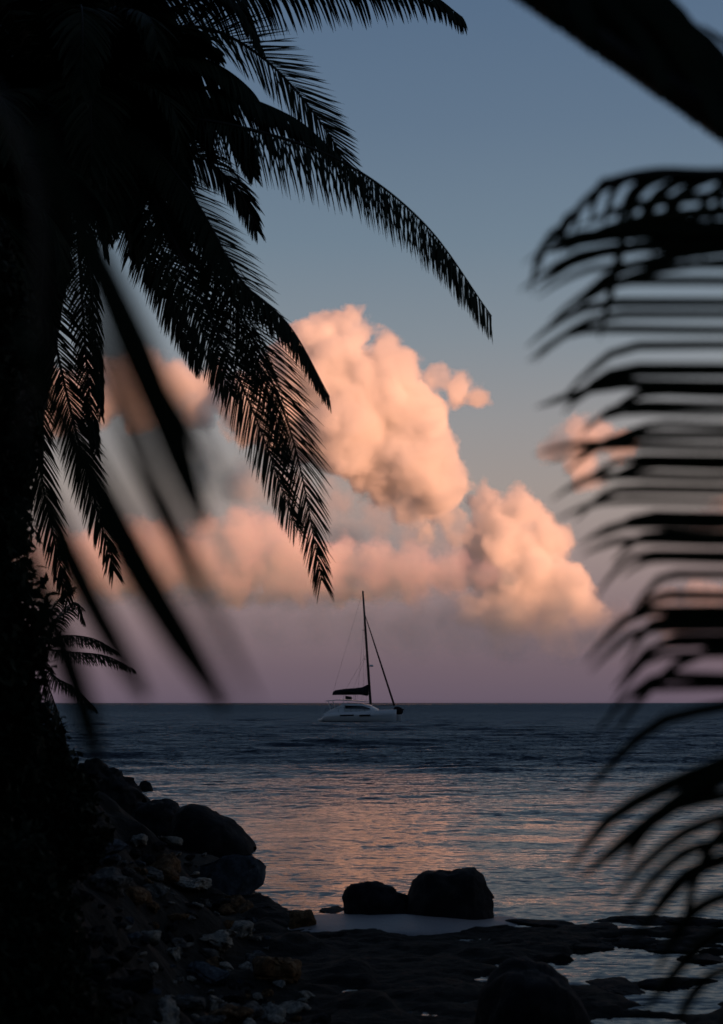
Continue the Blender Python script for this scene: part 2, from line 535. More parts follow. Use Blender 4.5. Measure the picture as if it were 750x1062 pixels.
# ------------------------------------------------------------------ coconut palms
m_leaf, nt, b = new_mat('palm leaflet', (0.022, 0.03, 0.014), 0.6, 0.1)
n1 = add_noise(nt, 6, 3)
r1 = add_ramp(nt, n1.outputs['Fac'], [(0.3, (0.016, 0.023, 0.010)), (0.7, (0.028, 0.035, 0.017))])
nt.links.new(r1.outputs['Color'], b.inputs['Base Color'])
m_stalk, nt, b = new_mat('palm stalk', (0.028, 0.024, 0.014), 0.55, 0.3)
m_trunk, nt, b = new_mat('palm trunk', (0.08, 0.07, 0.06), 0.85, 0.2)
n1 = add_noise(nt, 5, 5, 0.6, 'Object', (1, 1, 6))
r1 = add_ramp(nt, n1.outputs['Fac'], [(0.3, (0.035, 0.03, 0.026)), (0.7, (0.10, 0.088, 0.075))])
nt.links.new(r1.outputs['Color'], b.inputs['Base Color'])
add_bump(nt, b, n1.outputs['Fac'], 0.6, 0.03)
m_nut, nt, b = new_mat('coconut husk', (0.06, 0.05, 0.02), 0.5, 0.3)


def catmull(pts, n):
    pts = np.asarray(pts, float)
    if len(pts) == 2:
        return pts[0] + (pts[1] - pts[0]) * np.linspace(0, 1, n)[:, None]
    q = np.vstack([2 * pts[0] - pts[1], pts, 2 * pts[-1] - pts[-2]])
    m = len(pts) - 1
    tt = np.linspace(0, m - 1e-9, n)
    i = tt.astype(int); f = (tt - i)[:, None]
    a, b_, c, d = q[i], q[i + 1], q[i + 2], q[i + 3]
    return 0.5 * ((2 * b_) + (-a + c) * f + (2 * a - 5 * b_ + 4 * c - d) * f ** 2 + (-a + 3 * b_ - 3 * c + d) * f ** 3)


def nrm(v):
    return v / np.maximum(np.linalg.norm(v, axis=-1, keepdims=True), 1e-9)


def tube(path, radii, sides=6):
    path = np.asarray(path, float); n = len(path)
    radii = np.broadcast_to(np.asarray(radii, float), (n,))
    T = nrm(np.gradient(path, axis=0))
    ref = np.array((0.0, 0.0, 1.0)) if abs(T[:, 2]).mean() < 0.8 else np.array((1.0, 0.0, 0.0))
    A = nrm(np.cross(T, ref)); B = np.cross(T, A)
    ang = np.linspace(0, 2 * PI, sides, endpoint=False)
    V = path[:, None, :] + radii[:, None, None] * (np.cos(ang)[None, :, None] * A[:, None, :] + np.sin(ang)[None, :, None] * B[:, None, :])
    V = V.reshape(-1, 3)
    F = []
    for i in range(n - 1):
        for j in range(sides):
            k = (j + 1) % sides
            F.append((i * sides + j, i * sides + k, (i + 1) * sides + k, (i + 1) * sides + j))
    F.append(tuple(range(sides))[::-1]); F.append(tuple(range((n - 1) * sides, n * sides)))
    return V, F


def strips(paths, widths, W):
    """paths (n, k, 3) centre lines, widths (n, k), W (n, k, 3) blade direction -> folded leaf strips"""
    n, k, _ = paths.shape
    T = nrm(np.gradient(paths, axis=1))
    W = nrm(W - (W * T).sum(-1, keepdims=True) * T)
    Nn = np.cross(T, W)
    h = widths[..., None] * 0.5
    L = paths - W * h + Nn * h * 0.35
    R = paths + W * h + Nn * h * 0.35
    V = np.stack([L, paths, R], 2).reshape(-1, 3)
    base = (np.arange(n)[:, None] * k + np.arange(k - 1)[None, :]).reshape(-1) * 3
    F = np.concatenate([np.stack([base, base + 1, base + 4, base + 3], -1), np.stack([base + 1, base + 2, base + 5, base + 4], -1)])
    return V, F


def frond(parent, ctrl, leaf=0.65, count=95, width=0.034, side=None, droop=0.6, start=0.1, stalk_r=0.03, sides=(1, 1), spread=(72, 28), jitter=0.06,
          base_len=0.55, tip_len=0.35, rng=None, lift=0.15, seg=6):
    """one feather leaf: stalk along ctrl, leaflets in two rows.  side: direction of the +row (made square to the stalk)"""
    rng = rng or RNG
    rach = catmull(ctrl, 80)
    arc = np.concatenate([[0], np.cumsum(np.linalg.norm(np.diff(rach, axis=0), axis=1))]); arc /= arc[-1]
    Tn = nrm(np.gradient(rach, axis=0))
    P_, W_, V_ = [], [], []
    for sgn, on in ((1, sides[0]), (-1, sides[1])):
        if not on: continue
        n = int(count * on)
        t = start + (1 - start) * (np.arange(n) + 0.5 + rng.uniform(-0.35, 0.35, n)) / n
        t = np.clip(t, 0, 1)
        o = np.stack([np.interp(t, arc, rach[:, i]) for i in range(3)], -1)
        T = nrm(np.stack([np.interp(t, arc, Tn[:, i]) for i in range(3)], -1))
        if side is None:
            S = nrm(np.cross(T, np.broadcast_to((0, 0, 1.0), T.shape)))
        else:
            S = np.broadcast_to(np.asarray(side, float), T.shape)
        S = nrm(S - (S * T).sum(-1, keepdims=True) * T)
        N = np.cross(S, T)
        N = N * np.where(N[:, 2:3] < 0, -1, 1)
        u = (t - start) / (1 - start)
        ln = leaf * np.interp(u, [0, 0.12, 0.4, 0.75, 1], [base_len, 0.85, 1.0, 0.8, tip_len]) * rng.uniform(0.88, 1.06, n)
        ph = np.radians(spread[0] + (spread[1] - spread[0]) * u ** 0.9 + rng.normal(0, 2.5, n))[:, None]
        d0 = np.cos(ph) * T + np.sin(ph) * (sgn * S * math.cos(lift) + N * math.sin(lift)) + rng.normal(0, jitter, (n, 3)) * 0.6
        d0 = nrm(d0)
        pts, d = [o], d0
        dr = droop * rng.uniform(0.8, 1.2, n)[:, None]
        for k in range(seg - 1):
            f = (k + 1) / (seg - 1)
            d = nrm(d0 + dr * f ** 1.1 * np.array((0, 0, -1.0)))
            pts.append(pts[-1] + d * (ln / (seg - 1))[:, None])
        pts = np.stack(pts, 1)
        w = width * rng.uniform(0.75, 1.15, n)[:, None] * np.interp(np.linspace(0, 1, seg), [0, 0.15, 0.5, 0.8, 1], [0.55, 0.95, 1, 0.62, 0.06])[None, :]
        tw = rng.normal(0, 0.3, (n, 1, 1))
        Wd = T[:, None, :] + tw * N[:, None, :] + 0 * pts
        P_.append(pts); W_.append(w); V_.append(Wd)
    V, F = strips(np.concatenate(P_), np.concatenate(W_), np.concatenate(V_))
    off = np.array(parent.location) if parent is not None else 0
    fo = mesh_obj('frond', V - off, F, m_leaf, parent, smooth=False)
    tv, tf = tube(rach, stalk_r * np.linspace(1, 0.16, 80) ** 0.9, 6)
    mesh_obj('stalk', tv - off, tf, m_stalk, fo)
    return fo


def arch(hub, az, elev, length, sag=1.0, rng=RNG, n=6):
    """control points of a frond leaving hub at compass az (0 = +Y, clockwise) and bending down"""
    hd = np.array((math.sin(az), math.cos(az), 0.0)); pts = [np.array(hub, float)]
    p = np.array(hub, float); e = elev
    for i in range(n):
        p = p + (hd * math.cos(e) + np.array((0, 0, 1.0)) * math.sin(e)) * (length / n)
        pts.append(p.copy())
        e -= sag * (0.5 + i * 0.22) * 0.36
        e = max(e, -1.45)
    return pts


def trunk(parent, path, r0, r1):
    c = catmull(path, 90)
    k = np.linspace(0, 1, 90)
    r = r0 + (r1 - r0) * k + 0.16 * np.exp(-k * 18) * r0 * 2
    r = r * (1 + 0.035 * np.sign(np.sin(k * 190)))
    V, F = tube(c, r, 14)
    return mesh_obj('trunk', V - np.array(parent.location), F, m_trunk, parent)


def nuts(parent, hub, n, r=0.11, rng=RNG):
    for i in range(n):
        a = rng.uniform(0, 2 * PI)
        bm = bmesh.new()
        bmesh.ops.create_icosphere(bm, subdivisions=2, radius=r * rng.uniform(0.85, 1.1), matrix=Matrix.Diagonal((0.86, 0.86, 1.12, 1)))
        o = bm_obj('coconut', bm, m_nut, parent, True)
        o.location = Vector([float(q) for q in (np.array(hub) + np.array((math.cos(a) * 0.3, math.sin(a) * 0.3, -0.28 - 0.2 * rng.uniform())) - np.array(parent.location))])


# ---- main palm on the left bank, 16 m out: hub above the left edge of the sky
D1 = 16.0
hub1 = P(70, 120, D1)
base1 = np.array((-4.35, 15.6, 2.2))
palm = empty('palm_tree', base1, 'tall coconut palm with a full drooping crown filling the upper left of the sky', 'palm tree', 'coconut palms')
trunk(palm, [base1 + (0, 0, -0.3), base1 + (0.25, 0, 1.6), base1 + (0.75, 0.1, 4.5), hub1 + (0, 0, -0.1)], 0.19, 0.13)
nuts(palm, hub1, 6)
RT, YD = np.array((1.0, 0, 0)), np.array((0, 1.0, 0))
LR = np.random.default_rng(5)


def pf(pts, **kw):
    hp = [p if len(p) == 3 and not isinstance(p[0], int) else None for p in pts]
    ctrl = [P(*p) for p in pts]
    kw.setdefault('rng', LR)
    return frond(palm, ctrl, **kw)


# the fronds whose outline stands against the sky
pf([(70, 120, 16), (140, 30, 16.2), (250, -12, 16.5), (370, -18, 16.8), (440, -8, 17), (480, 18, 17.2)], leaf=0.72, side=(0.35, 0.94, 0), droop=1.1, lift=-0.6, count=175, width=0.03, spread=(72, 40))
pf([(70, 120, 16), (130, 50, 16), (205, 28, 16), (275, 62, 16.1), (335, 130, 16.2), (368, 190, 16.3)], leaf=0.7, side=(0.8, 0.3, 0.5), droop=0.1, count=165, width=0.022, lift=0.15, spread=(66, 22))
pf([(70, 120, 16), (150, 120, 15.7), (250, 132, 15.4), (355, 168, 15.2), (440, 232, 15), (510, 328, 14.9)], leaf=0.74, side=(0.25, 0.96, 0), droop=1.4, lift=-0.55, count=175, width=0.022, spread=(76, 46), tip_len=0.45)
pf([(70, 120, 16), (140, 90, 16), (220, 92, 16), (300, 120, 15.9), (350, 160, 15.8)], leaf=0.6, side=(0.25, 0.96, 0), droop=1.2, lift=-0.4, count=150, width=0.03, spread=(72, 40))
pf([(70, 120, 16), (140, 130, 16.6), (205, 160, 17), (245, 195, 17.1), (266, 238, 17.2)], leaf=0.6, side=(0.8, 0.5, 0.2), droop=0.9, count=150, width=0.025)
pf([(70, 120, 16), (130, 125, 15.3), (200, 205, 15), (248, 288, 14.8), (300, 338, 14.7), (342, 412, 14.6)], leaf=0.55, side=(0.2, 0.97, 0), droop=1.3, lift=-0.5, count=170, width=0.026, spread=(72, 40))
pf([(70, 120, 16), (140, 150, 15.6), (205, 240, 15.2), (262, 350, 15), (305, 460, 15), (334, 602, 15)], leaf=0.78, side=(0.97, 0.2, 0.1), droop=0.4, count=190, width=0.019, spread=(66, 22), lift=0.0)
pf([(70, 120, 16), (130, 160, 15.4), (183, 255, 15.0), (228, 350, 14.8), (268, 440, 14.8), (306, 545, 14.8)], leaf=0.76, side=(0.9, 0.4, 0.1), droop=0.6, count=185, width=0.021, spread=(68, 28))
pf([(70, 120, 16), (122, 165, 16.2), (168, 258, 16.3), (212, 345, 16.4), (240, 410, 16.4)], leaf=0.72, side=(0.9, 0.4, 0.1), droop=0.8, count=175, width=0.022, spread=(70, 34))
pf([(70, 120, 16), (150, 165, 16.8), (212, 255, 16.9), (262, 360, 17), (296, 470, 17)], leaf=0.8, side=(0.6, 0.8, 0.1), droop=0.9, count=165, width=0.023, spread=(70, 34))
pf([(70, 120, 16), (105, 170, 16.5), (140, 240, 16.8), (178, 320, 17), (205, 380, 17.2)], leaf=0.5, side=(0.9, 0.4, 0.2), droop=0.8, count=150, width=0.022)
pf([(70, 120, 16), (82, 180, 15), (90, 260, 14.8), (98, 340, 14.8), (105, 430, 14.8)], leaf=0.36, side=(0.6, 0.8, 0), droop=1.2, count=150, width=0.024)
pf([(70, 120, 16), (78, 200, 15.2), (84, 290, 15), (90, 380, 15), (100, 470, 15)], leaf=0.4, side=(0.9, 0.4, 0), droop=0.9, count=140, width=0.024)
pf([(60, 130, 16), (45, 220, 15.6), (55, 340, 15.4), (85, 470, 15.3), (118, 592, 15.3)], leaf=0.62, side=(0.97, 0.2, 0), droop=0.3, count=165, width=0.022, spread=(54, 22))
pf([(60, 130, 16), (25, 240, 16), (28, 380, 15.9), (46, 510, 15.8), (70, 622, 15.8)], leaf=0.6, side=(0.9, 0.4, 0), droop=0.5, count=165, width=0.023, spread=(54, 22))
pf([(70, 120, 16), (140, 70, 16), (205, 60, 16), (262, 96, 16), (285, 150, 16)], leaf=0.6, side=(0.25, 0.96, 0), droop=1.1, lift=-0.4, count=150, width=0.045, spread=(72, 40))
pf([(70, 120, 16), (130, 95, 16), (190, 95, 16), (240, 130, 16), (262, 180, 16)], leaf=0.6, side=(0.6, 0.7, 0.2), droop=0.9, count=150, width=0.045, spread=(72, 40))
pf([(70, 120, 16), (120, 20, 16), (180, -20, 16), (240, 0, 16), (270, 50, 16)], leaf=0.6, side=(0.4, 0.9, 0.1), droop=1.0, count=150, width=0.045, spread=(72, 40))
pf([(70, 120, 16), (120, 150, 15.8), (165, 200, 15.6), (190, 260, 15.5)], leaf=0.55, side=(0.8, 0.5, 0.1), droop=0.8, count=130, width=0.042)
# the rest of the crown, short of that outline on the seaward side
for az, ev, ln, sg in ((-80, 50, 4.6, 1), (-60, 10, 4.8, .9), (-110, 20, 4.6, 1), (-140, 40, 4.5, 1.1), (-30, 55, 4.4, 1), (10, 65, 4.2, 1.1), (-100, -20, 4.4, .7),
                       (90, 62, 2.2, .9), (80, 30, 2.0, 1.0), (100, 8, 1.9, 1.0), (85, -18, 1.9, .9), (100, -45, 2.0, .5), (70, 45, 2.1, 1.0), (120, 20, 2.2, 1.1),
                       (165, 30, 3.6, 1.2), (190, -5, 3.8, 1.0), (150, -15, 2.6, 1.0), (215, 25, 4.0, 1.2), (240, -10, 4.0, 1.0), (140, 50, 2.6, 1.2), (180, 60, 3.4, 1.2), (160, 5, 2.8, 1.1),
                       (175, -40, 3.4, .5), (-160, -30, 4.2, .6), (-120, -40, 4.2, .5), (60, 10, 2.0, 1.0)):
    frond(palm, arch(hub1, math.radians(az), math.radians(ev), ln, sg, LR), leaf=0.72, count=110, width=0.05, droop=0.8, rng=LR)

# ---- second palm a little nearer, mostly outside the frame: its fronds hang down the left edge
base2 = np.array((-6.0, 14.2, 2.7))
hub2 = P(-95, 215, 14.0)
palm2 = empty('palm_tree', base2, 'coconut palm at the far left edge with long fronds hanging straight down', 'palm tree', 'coconut palms')
trunk(palm2, [base2 + (0, 0, -0.3), base2 + (0.3, 0, 2.0), hub2 + (0.1, 0, -2), hub2], 0.18, 0.13)
for az, ev, ln, sg in ((80, 40, 2.6, 1.2), (100, 20, 2.3, 1.2), (60, 10, 2.2, 1.2), (120, 5, 2.2, 1.1), (90, -10, 2.0, 1.0), (70, 55, 2.5, 1.4), (140, 45, 3.0, 1.2), (180, 30, 4.0, 1.2),
                       (220, 35, 4.4, 1.2), (260, 30, 4.5, 1.1), (300, 40, 4.5, 1.1), (340, 30, 4.0, 1.2), (20, 35, 3.0, 1.3), (110, -35, 2.2, .7), (75, -42, 3.0, .5), (95, -62, 3.4, .3), (45, -50, 3.0, .4), (120, -60, 3.4, .3)):
    frond(palm2, arch(hub2, math.radians(az), math.radians(ev), ln, sg, LR), leaf=0.7, count=90, width=0.042, droop=0.9, rng=LR)

# ---- young palm farther along the bank
D3 = 24.0
base3 = P(22, 800, D3); base3[2] = 1.7
hub3 = P(38, 672, D3)
palm3 = empty('palm_tree', base3, 'small young palm farther along the bank, low beside the horizon', 'palm tree', 'coconut palms')
trunk(palm3, [base3 + (0, 0, -0.4), base3 + (0.05, 0, 1.2), hub3], 0.12, 0.08)
for pts in ([(38, 672, 24), (62, 660, 23.8), (95, 662, 23.6), (122, 676, 23.5)], [(38, 672, 24), (70, 676, 23.6), (108, 680, 23.4), (139, 694, 23.3)],
            [(38, 672, 24), (60, 640, 24), (78, 625, 24), (88, 645, 24)], [(38, 672, 24), (55, 700, 23.6), (78, 714, 23.4), (100, 735, 23.3)],
            [(38, 672, 24), (20, 640, 24), (5, 640, 24), (-15, 665, 24)], [(38, 672, 24), (30, 690, 23.6), (15, 720, 23.4), (5, 760, 23.3)], [(38, 672, 24), (48, 705, 24.4), (62, 745, 24.5), (70, 775, 24.6)],
            [(38, 672, 24), (50, 640, 24.5), (62, 622, 24.8), (75, 610, 25)]):
    frond(palm3, [P(*p) for p in pts], leaf=0.34, count=60, width=0.022, side=(0.3, 0.95, 0), droop=1.2, lift=-0.3, stalk_r=0.02, rng=LR)

# ---- third palm just behind the first, closing the gaps in the upper left
D4 = 19.5
base4 = P(-40, 760, D4); base4[2] = 2.4
hub4 = P(52, 42, D4)
palm4 = empty('palm_tree', base4, 'coconut palm standing right behind the tall one, its crown merged into the dark upper left', 'palm tree', 'coconut palms')
trunk(palm4, [base4 + (0, 0, -0.4), base4 + (0.2, 0, 2.5), hub4 + (-0.1, 0, -3), hub4], 0.2, 0.14)
nuts(palm4, hub4, 5)
for az, ev, ln, sg in ((90, 20, 2.5, 1.1), (75, -8, 2.4, 1.0), (105, -30, 2.5, .8), (90, -52, 2.6, .4), (60, -35, 2.4, .6), (120, -15, 2.4, .9), (180, 20, 3, 1.2), (160, 0, 2.8, 1), (200, -20, 3, .8),
                       (180, -45, 3, .5), (270, 30, 4.5, 1), (270, 0, 4.5, 1), (250, -30, 4.0, .7), (290, -40, 4.0, .6), (230, 10, 4.0, 1), (310, 15, 4.0, 1), (0, 30, 3, 1.1), (30, 0, 2.6, 1),
                       (330, -25, 3.6, .7), (140, -50, 2.8, .4), (215, -50, 3.6, .4), (95, 50, 2.4, 1.3), (85, 5, 2.5, .9), (95, -15, 2.5, .8), (100, 35, 2.5, 1.2), (70, 15, 2.5, 1.0)):
    frond(palm4, arch(hub4, math.radians(az), math.radians(ev), ln, sg, LR), leaf=0.95, count=120, width=0.07, droop=0.7, rng=LR)
# ------------------------------------------------------------------ palms close to the camera (out of focus)
def near_leaflets(parent, lst, D, scale=1.0, name='leaflet', k=9):
    """lst: (points in photo pixels, width in pixels[, extra depth])"""
    for it in lst:
        pts, wpx = it[0], it[1]
        dd = it[2] if len(it) > 2 else 0
        d0 = D + dd
        c = catmull([P(x, y, d0 + 0.10 * scale * i / max(1, len(pts) - 1)) for i, (x, y) in enumerate(pts)], k)
        T = nrm(np.gradient(c, axis=0))
        W = np.cross(T, (0, 1.0, 0.25))[None]
        w = (wpx * d0 / FPX) * np.interp(np.linspace(0, 1, k), [0, 0.15, 0.5, 0.8, 1], [0.6, 0.9, 1, 0.75, 0.12])[None]
        V, F = strips(c[None], w, W)
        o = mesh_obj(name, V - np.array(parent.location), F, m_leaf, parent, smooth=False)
        sm = o.modifiers.new('thick', 'SOLIDIFY'); sm.thickness = 0.0008


# right: a palm just outside the frame, its fronds reaching in from the edge
baseR = np.array((2.35, 3.0, 0.75))
palmR = empty('palm_tree', baseR, 'blurred palm close to the camera, its fronds reaching in from the right edge', 'palm tree', 'palms close to the camera')
trunk(palmR, [baseR + (0, 0, -0.3), baseR + (0.05, 0.05, 1.5), baseR + (0.0, 0.1, 3.4)], 0.16, 0.12)
hubR = baseR + (0.0, 0.1, 3.4)
for az, ev, ln, sg in ((90, 40, 3, 1), (60, 60, 3, 1), (130, 35, 3, 1), (20, 68, 2.6, .6), (180, 62, 3, .5)):
    frond(palmR, arch(hubR, math.radians(az), math.radians(ev), ln, sg, LR), leaf=0.5, count=70, width=0.035, droop=0.7, rng=LR)


def stalk_on(parent, pts, r0, r1):
    c = catmull([P(*p) for p in pts], 40)
    V, F = tube(c, np.linspace(r0, r1, 40), 8)
    off = np.array(parent.location)
    return mesh_obj('stalk', V - off, F, m_stalk, parent)


# hanging frond A: stalk outside the frame, long leaflets pointing left, one row
DR = 2.25
stR = stalk_on(palmR, [(1530, 16, 3.1), (1330, -190, 2.75), (1080, -190, 2.45), (910, 60, 2.27), (850, 400, 2.27), (835, 700, 2.27), (800, 900, 2.29), (745, 1080, 2.31)], 0.02, 0.005)
stR.name = 'frond'
LA = []
LRR = random.Random(4)
rows = [  # right edge y, tip x, tip y, width, how far along the tip starts to drop
    (244, 548, 262, 11), (262, 545, 285, 12), (280, 562, 300, 12), (296, 575, 318, 12), (318, 552, 344, 12), (330, 560, 360, 13), (347, 553, 357, 11), (362, 590, 398, 11),
    (388, 590, 414, 21), (404, 562, 415, 19), (412, 640, 412, 16), (434, 610, 432, 9), (447, 645, 440, 10), (468, 560, 462, 10), (470, 575, 470, 10), (489, 628, 484, 12), (500, 578, 500, 12),
    (526, 580, 524, 11), (550, 605, 555, 11), (567, 608, 568, 11), (578, 622, 604, 12), (586, 650, 590, 10), (622, 650, 638, 12), (636, 612, 676, 12), (655, 618, 690, 13), (664, 662, 690, 10),
    (682, 640, 722, 9), (708, 650, 712, 13), (716, 618, 755, 9),
    (425, 606, 436, 10), (456, 592, 474, 13), (480, 600, 494, 12), (513, 602, 522, 12), (540, 622, 550, 12), (560, 640, 570, 13), (600, 662, 624, 11), (646, 652, 674, 12), (671, 642, 704, 12)]
for (ye, tx, ty, w) in rows:
    sy = ye + LRR.uniform(-12, -2)
    mx = tx + (750 - tx) * 0.45
    LA.append(([(858 - 0.03 * (ye - 300), sy - 8), (800, ye - 4), (mx, ye - 7 + (ty - ye) * 0.10), (tx + (750 - tx) * 0.17, ye - 2 + (ty - ye) * 0.45 + LRR.uniform(-3, 4)), (tx - 6, ty + 7 + LRR.uniform(0, 12))], w * LRR.uniform(0.62, 0.95), LRR.uniform(-0.08, 0.12)))
# the lower ones sink and curl to the left
for (pts, w) in [([(832, 700), (760, 730), (690, 745), (640, 785), (603, 830)], 13), ([(822, 765), (750, 790), (690, 815), (630, 850), (588, 905)], 17),
                 ([(822, 775), (760, 800), (710, 825), (650, 870), (600, 912)], 20), ([(818, 800), (760, 822), (700, 835), (665, 865), (645, 905)], 15),
                 ([(808, 830), (755, 845), (710, 862), (668, 895), (632, 935)], 14), ([(800, 860), (750, 872), (712, 882), (676, 912), (640, 960)], 14),
                 ([(796, 880), (750, 890), (715, 905), (690, 930), (650, 985)], 18), ([(785, 920), (745, 930), (718, 945), (700, 970), (680, 1010)], 15),
                 ([(775, 955), (742, 968), (715, 990), (690, 1020), (665, 1052)], 14), ([(765, 1000), (735, 1012), (712, 1040), (700, 1075)], 13),
                 ([(834, 650), (760, 668), (700, 690), (660, 730), (632, 770)], 10), ([(815, 815), (770, 840), (735, 880), (715, 930), (708, 975)], 12)]:
    LA.append((pts, w, LRR.uniform(-0.08, 0.1)))
# the other row, on the landward side of the stalk
for k in range(30):
    ye = 110 + 30 * k
    LA.append(([(856 - 0.03 * (ye - 300), ye - 10), (950, ye - 14), (1040, ye + 10), (1105 + LRR.uniform(-20, 20), ye + 60 + LRR.uniform(-10, 20))], LRR.uniform(11, 15), LRR.uniform(-0.05, 0.12)))
near_leaflets(palmR, LA, DR)

# frond B: tip curling over at the upper right, short leaflets falling from it
stB = stalk_on(palmR, [(1530, 16, 3.1), (1330, -90, 2.75), (1080, 30, 2.4), (900, 160, 2.31), (760, 181, 2.3), (680, 180, 2.3), (630, 192, 2.31), (596, 222, 2.32), (576, 262, 2.33)], 0.024, 0.004)
stB.name = 'frond'
LB = []
for i in range(17):
    t = min(1, max(0, (i + LRR.uniform(-.3, .3)) / 16))
    x0 = 800 - 222 * t; y0 = 180 + 3 * math.sin(t * 3) + (0 if t < 0.75 else (t - 0.75) * 260)
    dx = -52 - 20 * math.sin(t * 7); dy = 62 + 22 * math.sin(t * 5 + 1) + LRR.uniform(-12, 14)
    if t > 0.75: dx *= 0.5
    LB.append(([(x0, y0), (x0 + dx * 0.55, y0 + dy * 0.18), (x0 + dx * 0.85, y0 + dy * 0.55), (x0 + dx, y0 + dy)], LRR.uniform(6.5, 9.5), LRR.uniform(-0.05, 0.05)))
for (ye, tx, ty, w) in [(205, 600, 235, 12), (222, 585, 262, 15), (238, 566, 262, 17), (250, 556, 300, 13), (262, 590, 318, 12), (274, 596, 320, 10)]:
    LB.append(([(842, ye - 8), (740, ye - 2), (tx + 55, ye + (ty - ye) * 0.3), (tx, ty)], w, LRR.uniform(-0.1, 0.1)))
LB.append(([(662, 196), (648, 240), (634, 300), (622, 352)], 10, 0))
near_leaflets(palmR, LB, 2.3)

# frond C: broad dark stalk crossing the upper right corner with leaflets pressed against it
stC = stalk_on(palmR, [(1530, 720, 3.0), (1300, 545, 2.7), (1080, 388, 2.5), (870, 236, 2.42), (750, 130, 2.4), (640, 55, 2.4), (540, -12, 2.4), (430, -75, 2.4)], 0.03, 0.018)
stC.name = 'frond'
LC = []
for i in range(58):
    t = i / 57
    x0, y0 = 900 - 430 * t, 262 - 296 * t
    ln = LRR.uniform(185, 225)
    a = math.radians(LRR.uniform(-2, 10))
    LC.append(([(x0 + 6, y0 - 8), (x0 - ln * 0.12, y0 - ln * 0.40), (x0 - ln * (0.34 + a), y0 - ln * 0.74), (x0 - ln * (0.66 + a * 2), y0 - ln * 0.98)], LRR.uniform(19, 27) if x0 < 800 else 15, LRR.uniform(-0.1, 0.15)))
for k in range(34):
    t = k / 33
    x0, y0 = 910 + 330 * t, 264 + 236 * t
    LC.append(([(x0, y0), (x0 - 10, y0 - 70), (x0 - 50, y0 - 150), (x0 - 110, y0 - 200)], LRR.uniform(13, 18), 0.03 + 0.25 * t))
near_leaflets(palmR, LC, 2.42)

# left: a frond very close to the lens, strap-like leaflets hanging
frL = empty('palm_frond', P(-320, 330, 1.05), 'very blurred palm frond right before the lens, its dark straps hanging down at the left', 'palm frond')
c = catmull([P(*p) for p in [(-420, -700, 1.05), (-260, -250, 1.05), (-60, 20, 1.06), (30, 170, 1.06), (40, 330, 1.07), (20, 470, 1.08)]], 40)
V, F = tube(c, np.linspace(0.008, 0.002, 40), 8)
mesh_obj('stalk', V - np.array(frL.location), F, m_stalk, frL)


def straps(lst, D):
    for pts, wpx, dd, prof in lst:
        d0 = D + dd
        k = 12
        c = catmull([P(x, y, d0 + 0.01 * i) for i, (x, y) in enumerate(pts)], k)
        T = nrm(np.gradient(c, axis=0))
        w = (1.12 * wpx * d0 / FPX) * np.interp(np.linspace(0, 1, k), [0, 0.25, 0.55, 0.85, 1], prof)[None]
        V, F = strips(c[None], w, np.cross(T, (0, 1.0, 0.25))[None])
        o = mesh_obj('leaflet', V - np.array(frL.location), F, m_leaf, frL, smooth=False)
        sm = o.modifiers.new('thick', 'SOLIDIFY'); sm.thickness = 0.0008


TP = [0.35, 0.7, 1.0, 0.85, 0.35]
straps([([(40, 130), (72, 205), (110, 290), (150, 382), (184, 465), (212, 548)], 40, 0.0, TP),
        ([(45, 240), (82, 315), (118, 395), (152, 480), (186, 552), (220, 632)], 24, -0.12, [0.3, .7, 1.0, .75, .25]),
        ([(20, 340), (58, 420), (102, 505), (142, 585), (184, 655), (234, 735)], 38, 0.0, TP),
        ([(20, 450), (46, 510), (72, 575), (104, 640), (152, 725)], 30, 0.02, TP),
        ([(60, 120), (150, 160), (205, 215), (238, 268), (262, 335)], 16, -0.2, [0.3, .7, 1.0, .75, .25]),
        ([(20, 520), (40, 600), (66, 670), (88, 735), (104, 800)], 28, 0.04, TP),
        ([(40, 330), (120, 470), (190, 585), (228, 650), (266, 730)], 13, -0.2, [0.2, .5, 1.0, .75, .25]),
        ([(40, 180), (110, 300), (165, 385), (205, 450), (240, 520)], 12, -0.2, [0.2, .5, 1.0, .75, .25])], 1.06)
# ------------------------------------------------------------------ sailing catamaran at anchor beyond the reef
m_hull, _, _ = new_mat('white gelcoat', (0.76, 0.78, 0.78), 0.3, 0.5)
m_dark, _, _ = new_mat('dark sail canvas', (0.012, 0.013, 0.018), 0.8, 0.2)
m_mast, _, _ = new_mat('dark mast paint', (0.02, 0.016, 0.016), 0.4, 0.4)
m_glass, _, _ = new_mat('tinted boat window', (0.01, 0.012, 0.015), 0.08, 0.5)
m_grey, _, _ = new_mat('grey rope and net', (0.06, 0.06, 0.065), 0.8, 0.2)
m_anti, _, _ = new_mat('dark bottom paint', (0.01, 0.012, 0.018), 0.6, 0.3)

boat = empty('catamaran', (0, 210, 0.0), 'white sailing catamaran with furled sail and tall dark mast anchored on the sea', 'sailboat')


def loft(sections, close=True):
    n = len(sections[0]); V = [p for s in sections for p in s]; F = []
    for i in range(len(sections) - 1):
        for j in range(n):
            k = (j + 1) % n
            F.append((i * n + j, (i + 1) * n + j, (i + 1) * n + k, i * n + k))
    if close:
        F.append(tuple(range(n))); F.append(tuple(range((len(sections) - 1) * n, len(sections) * n))[::-1])
    return V, F


def solid(name, V, F, mat, parent=boat, bevel=0.0, smooth=False):
    bm = bmesh.new()
    vs_ = [bm.verts.new(tuple(map(float, v))) for v in V]
    for f in F:
        try: bm.faces.new([vs_[i] for i in f])
        except ValueError: pass
    bmesh.ops.recalc_face_normals(bm, faces=bm.faces)
    if bevel:
        bmesh.ops.bevel(bm, geom=bm.edges[:], offset=bevel, segments=2, affect='EDGES', clamp_overlap=True)
    return bm_obj(name, bm, mat, parent, smooth)


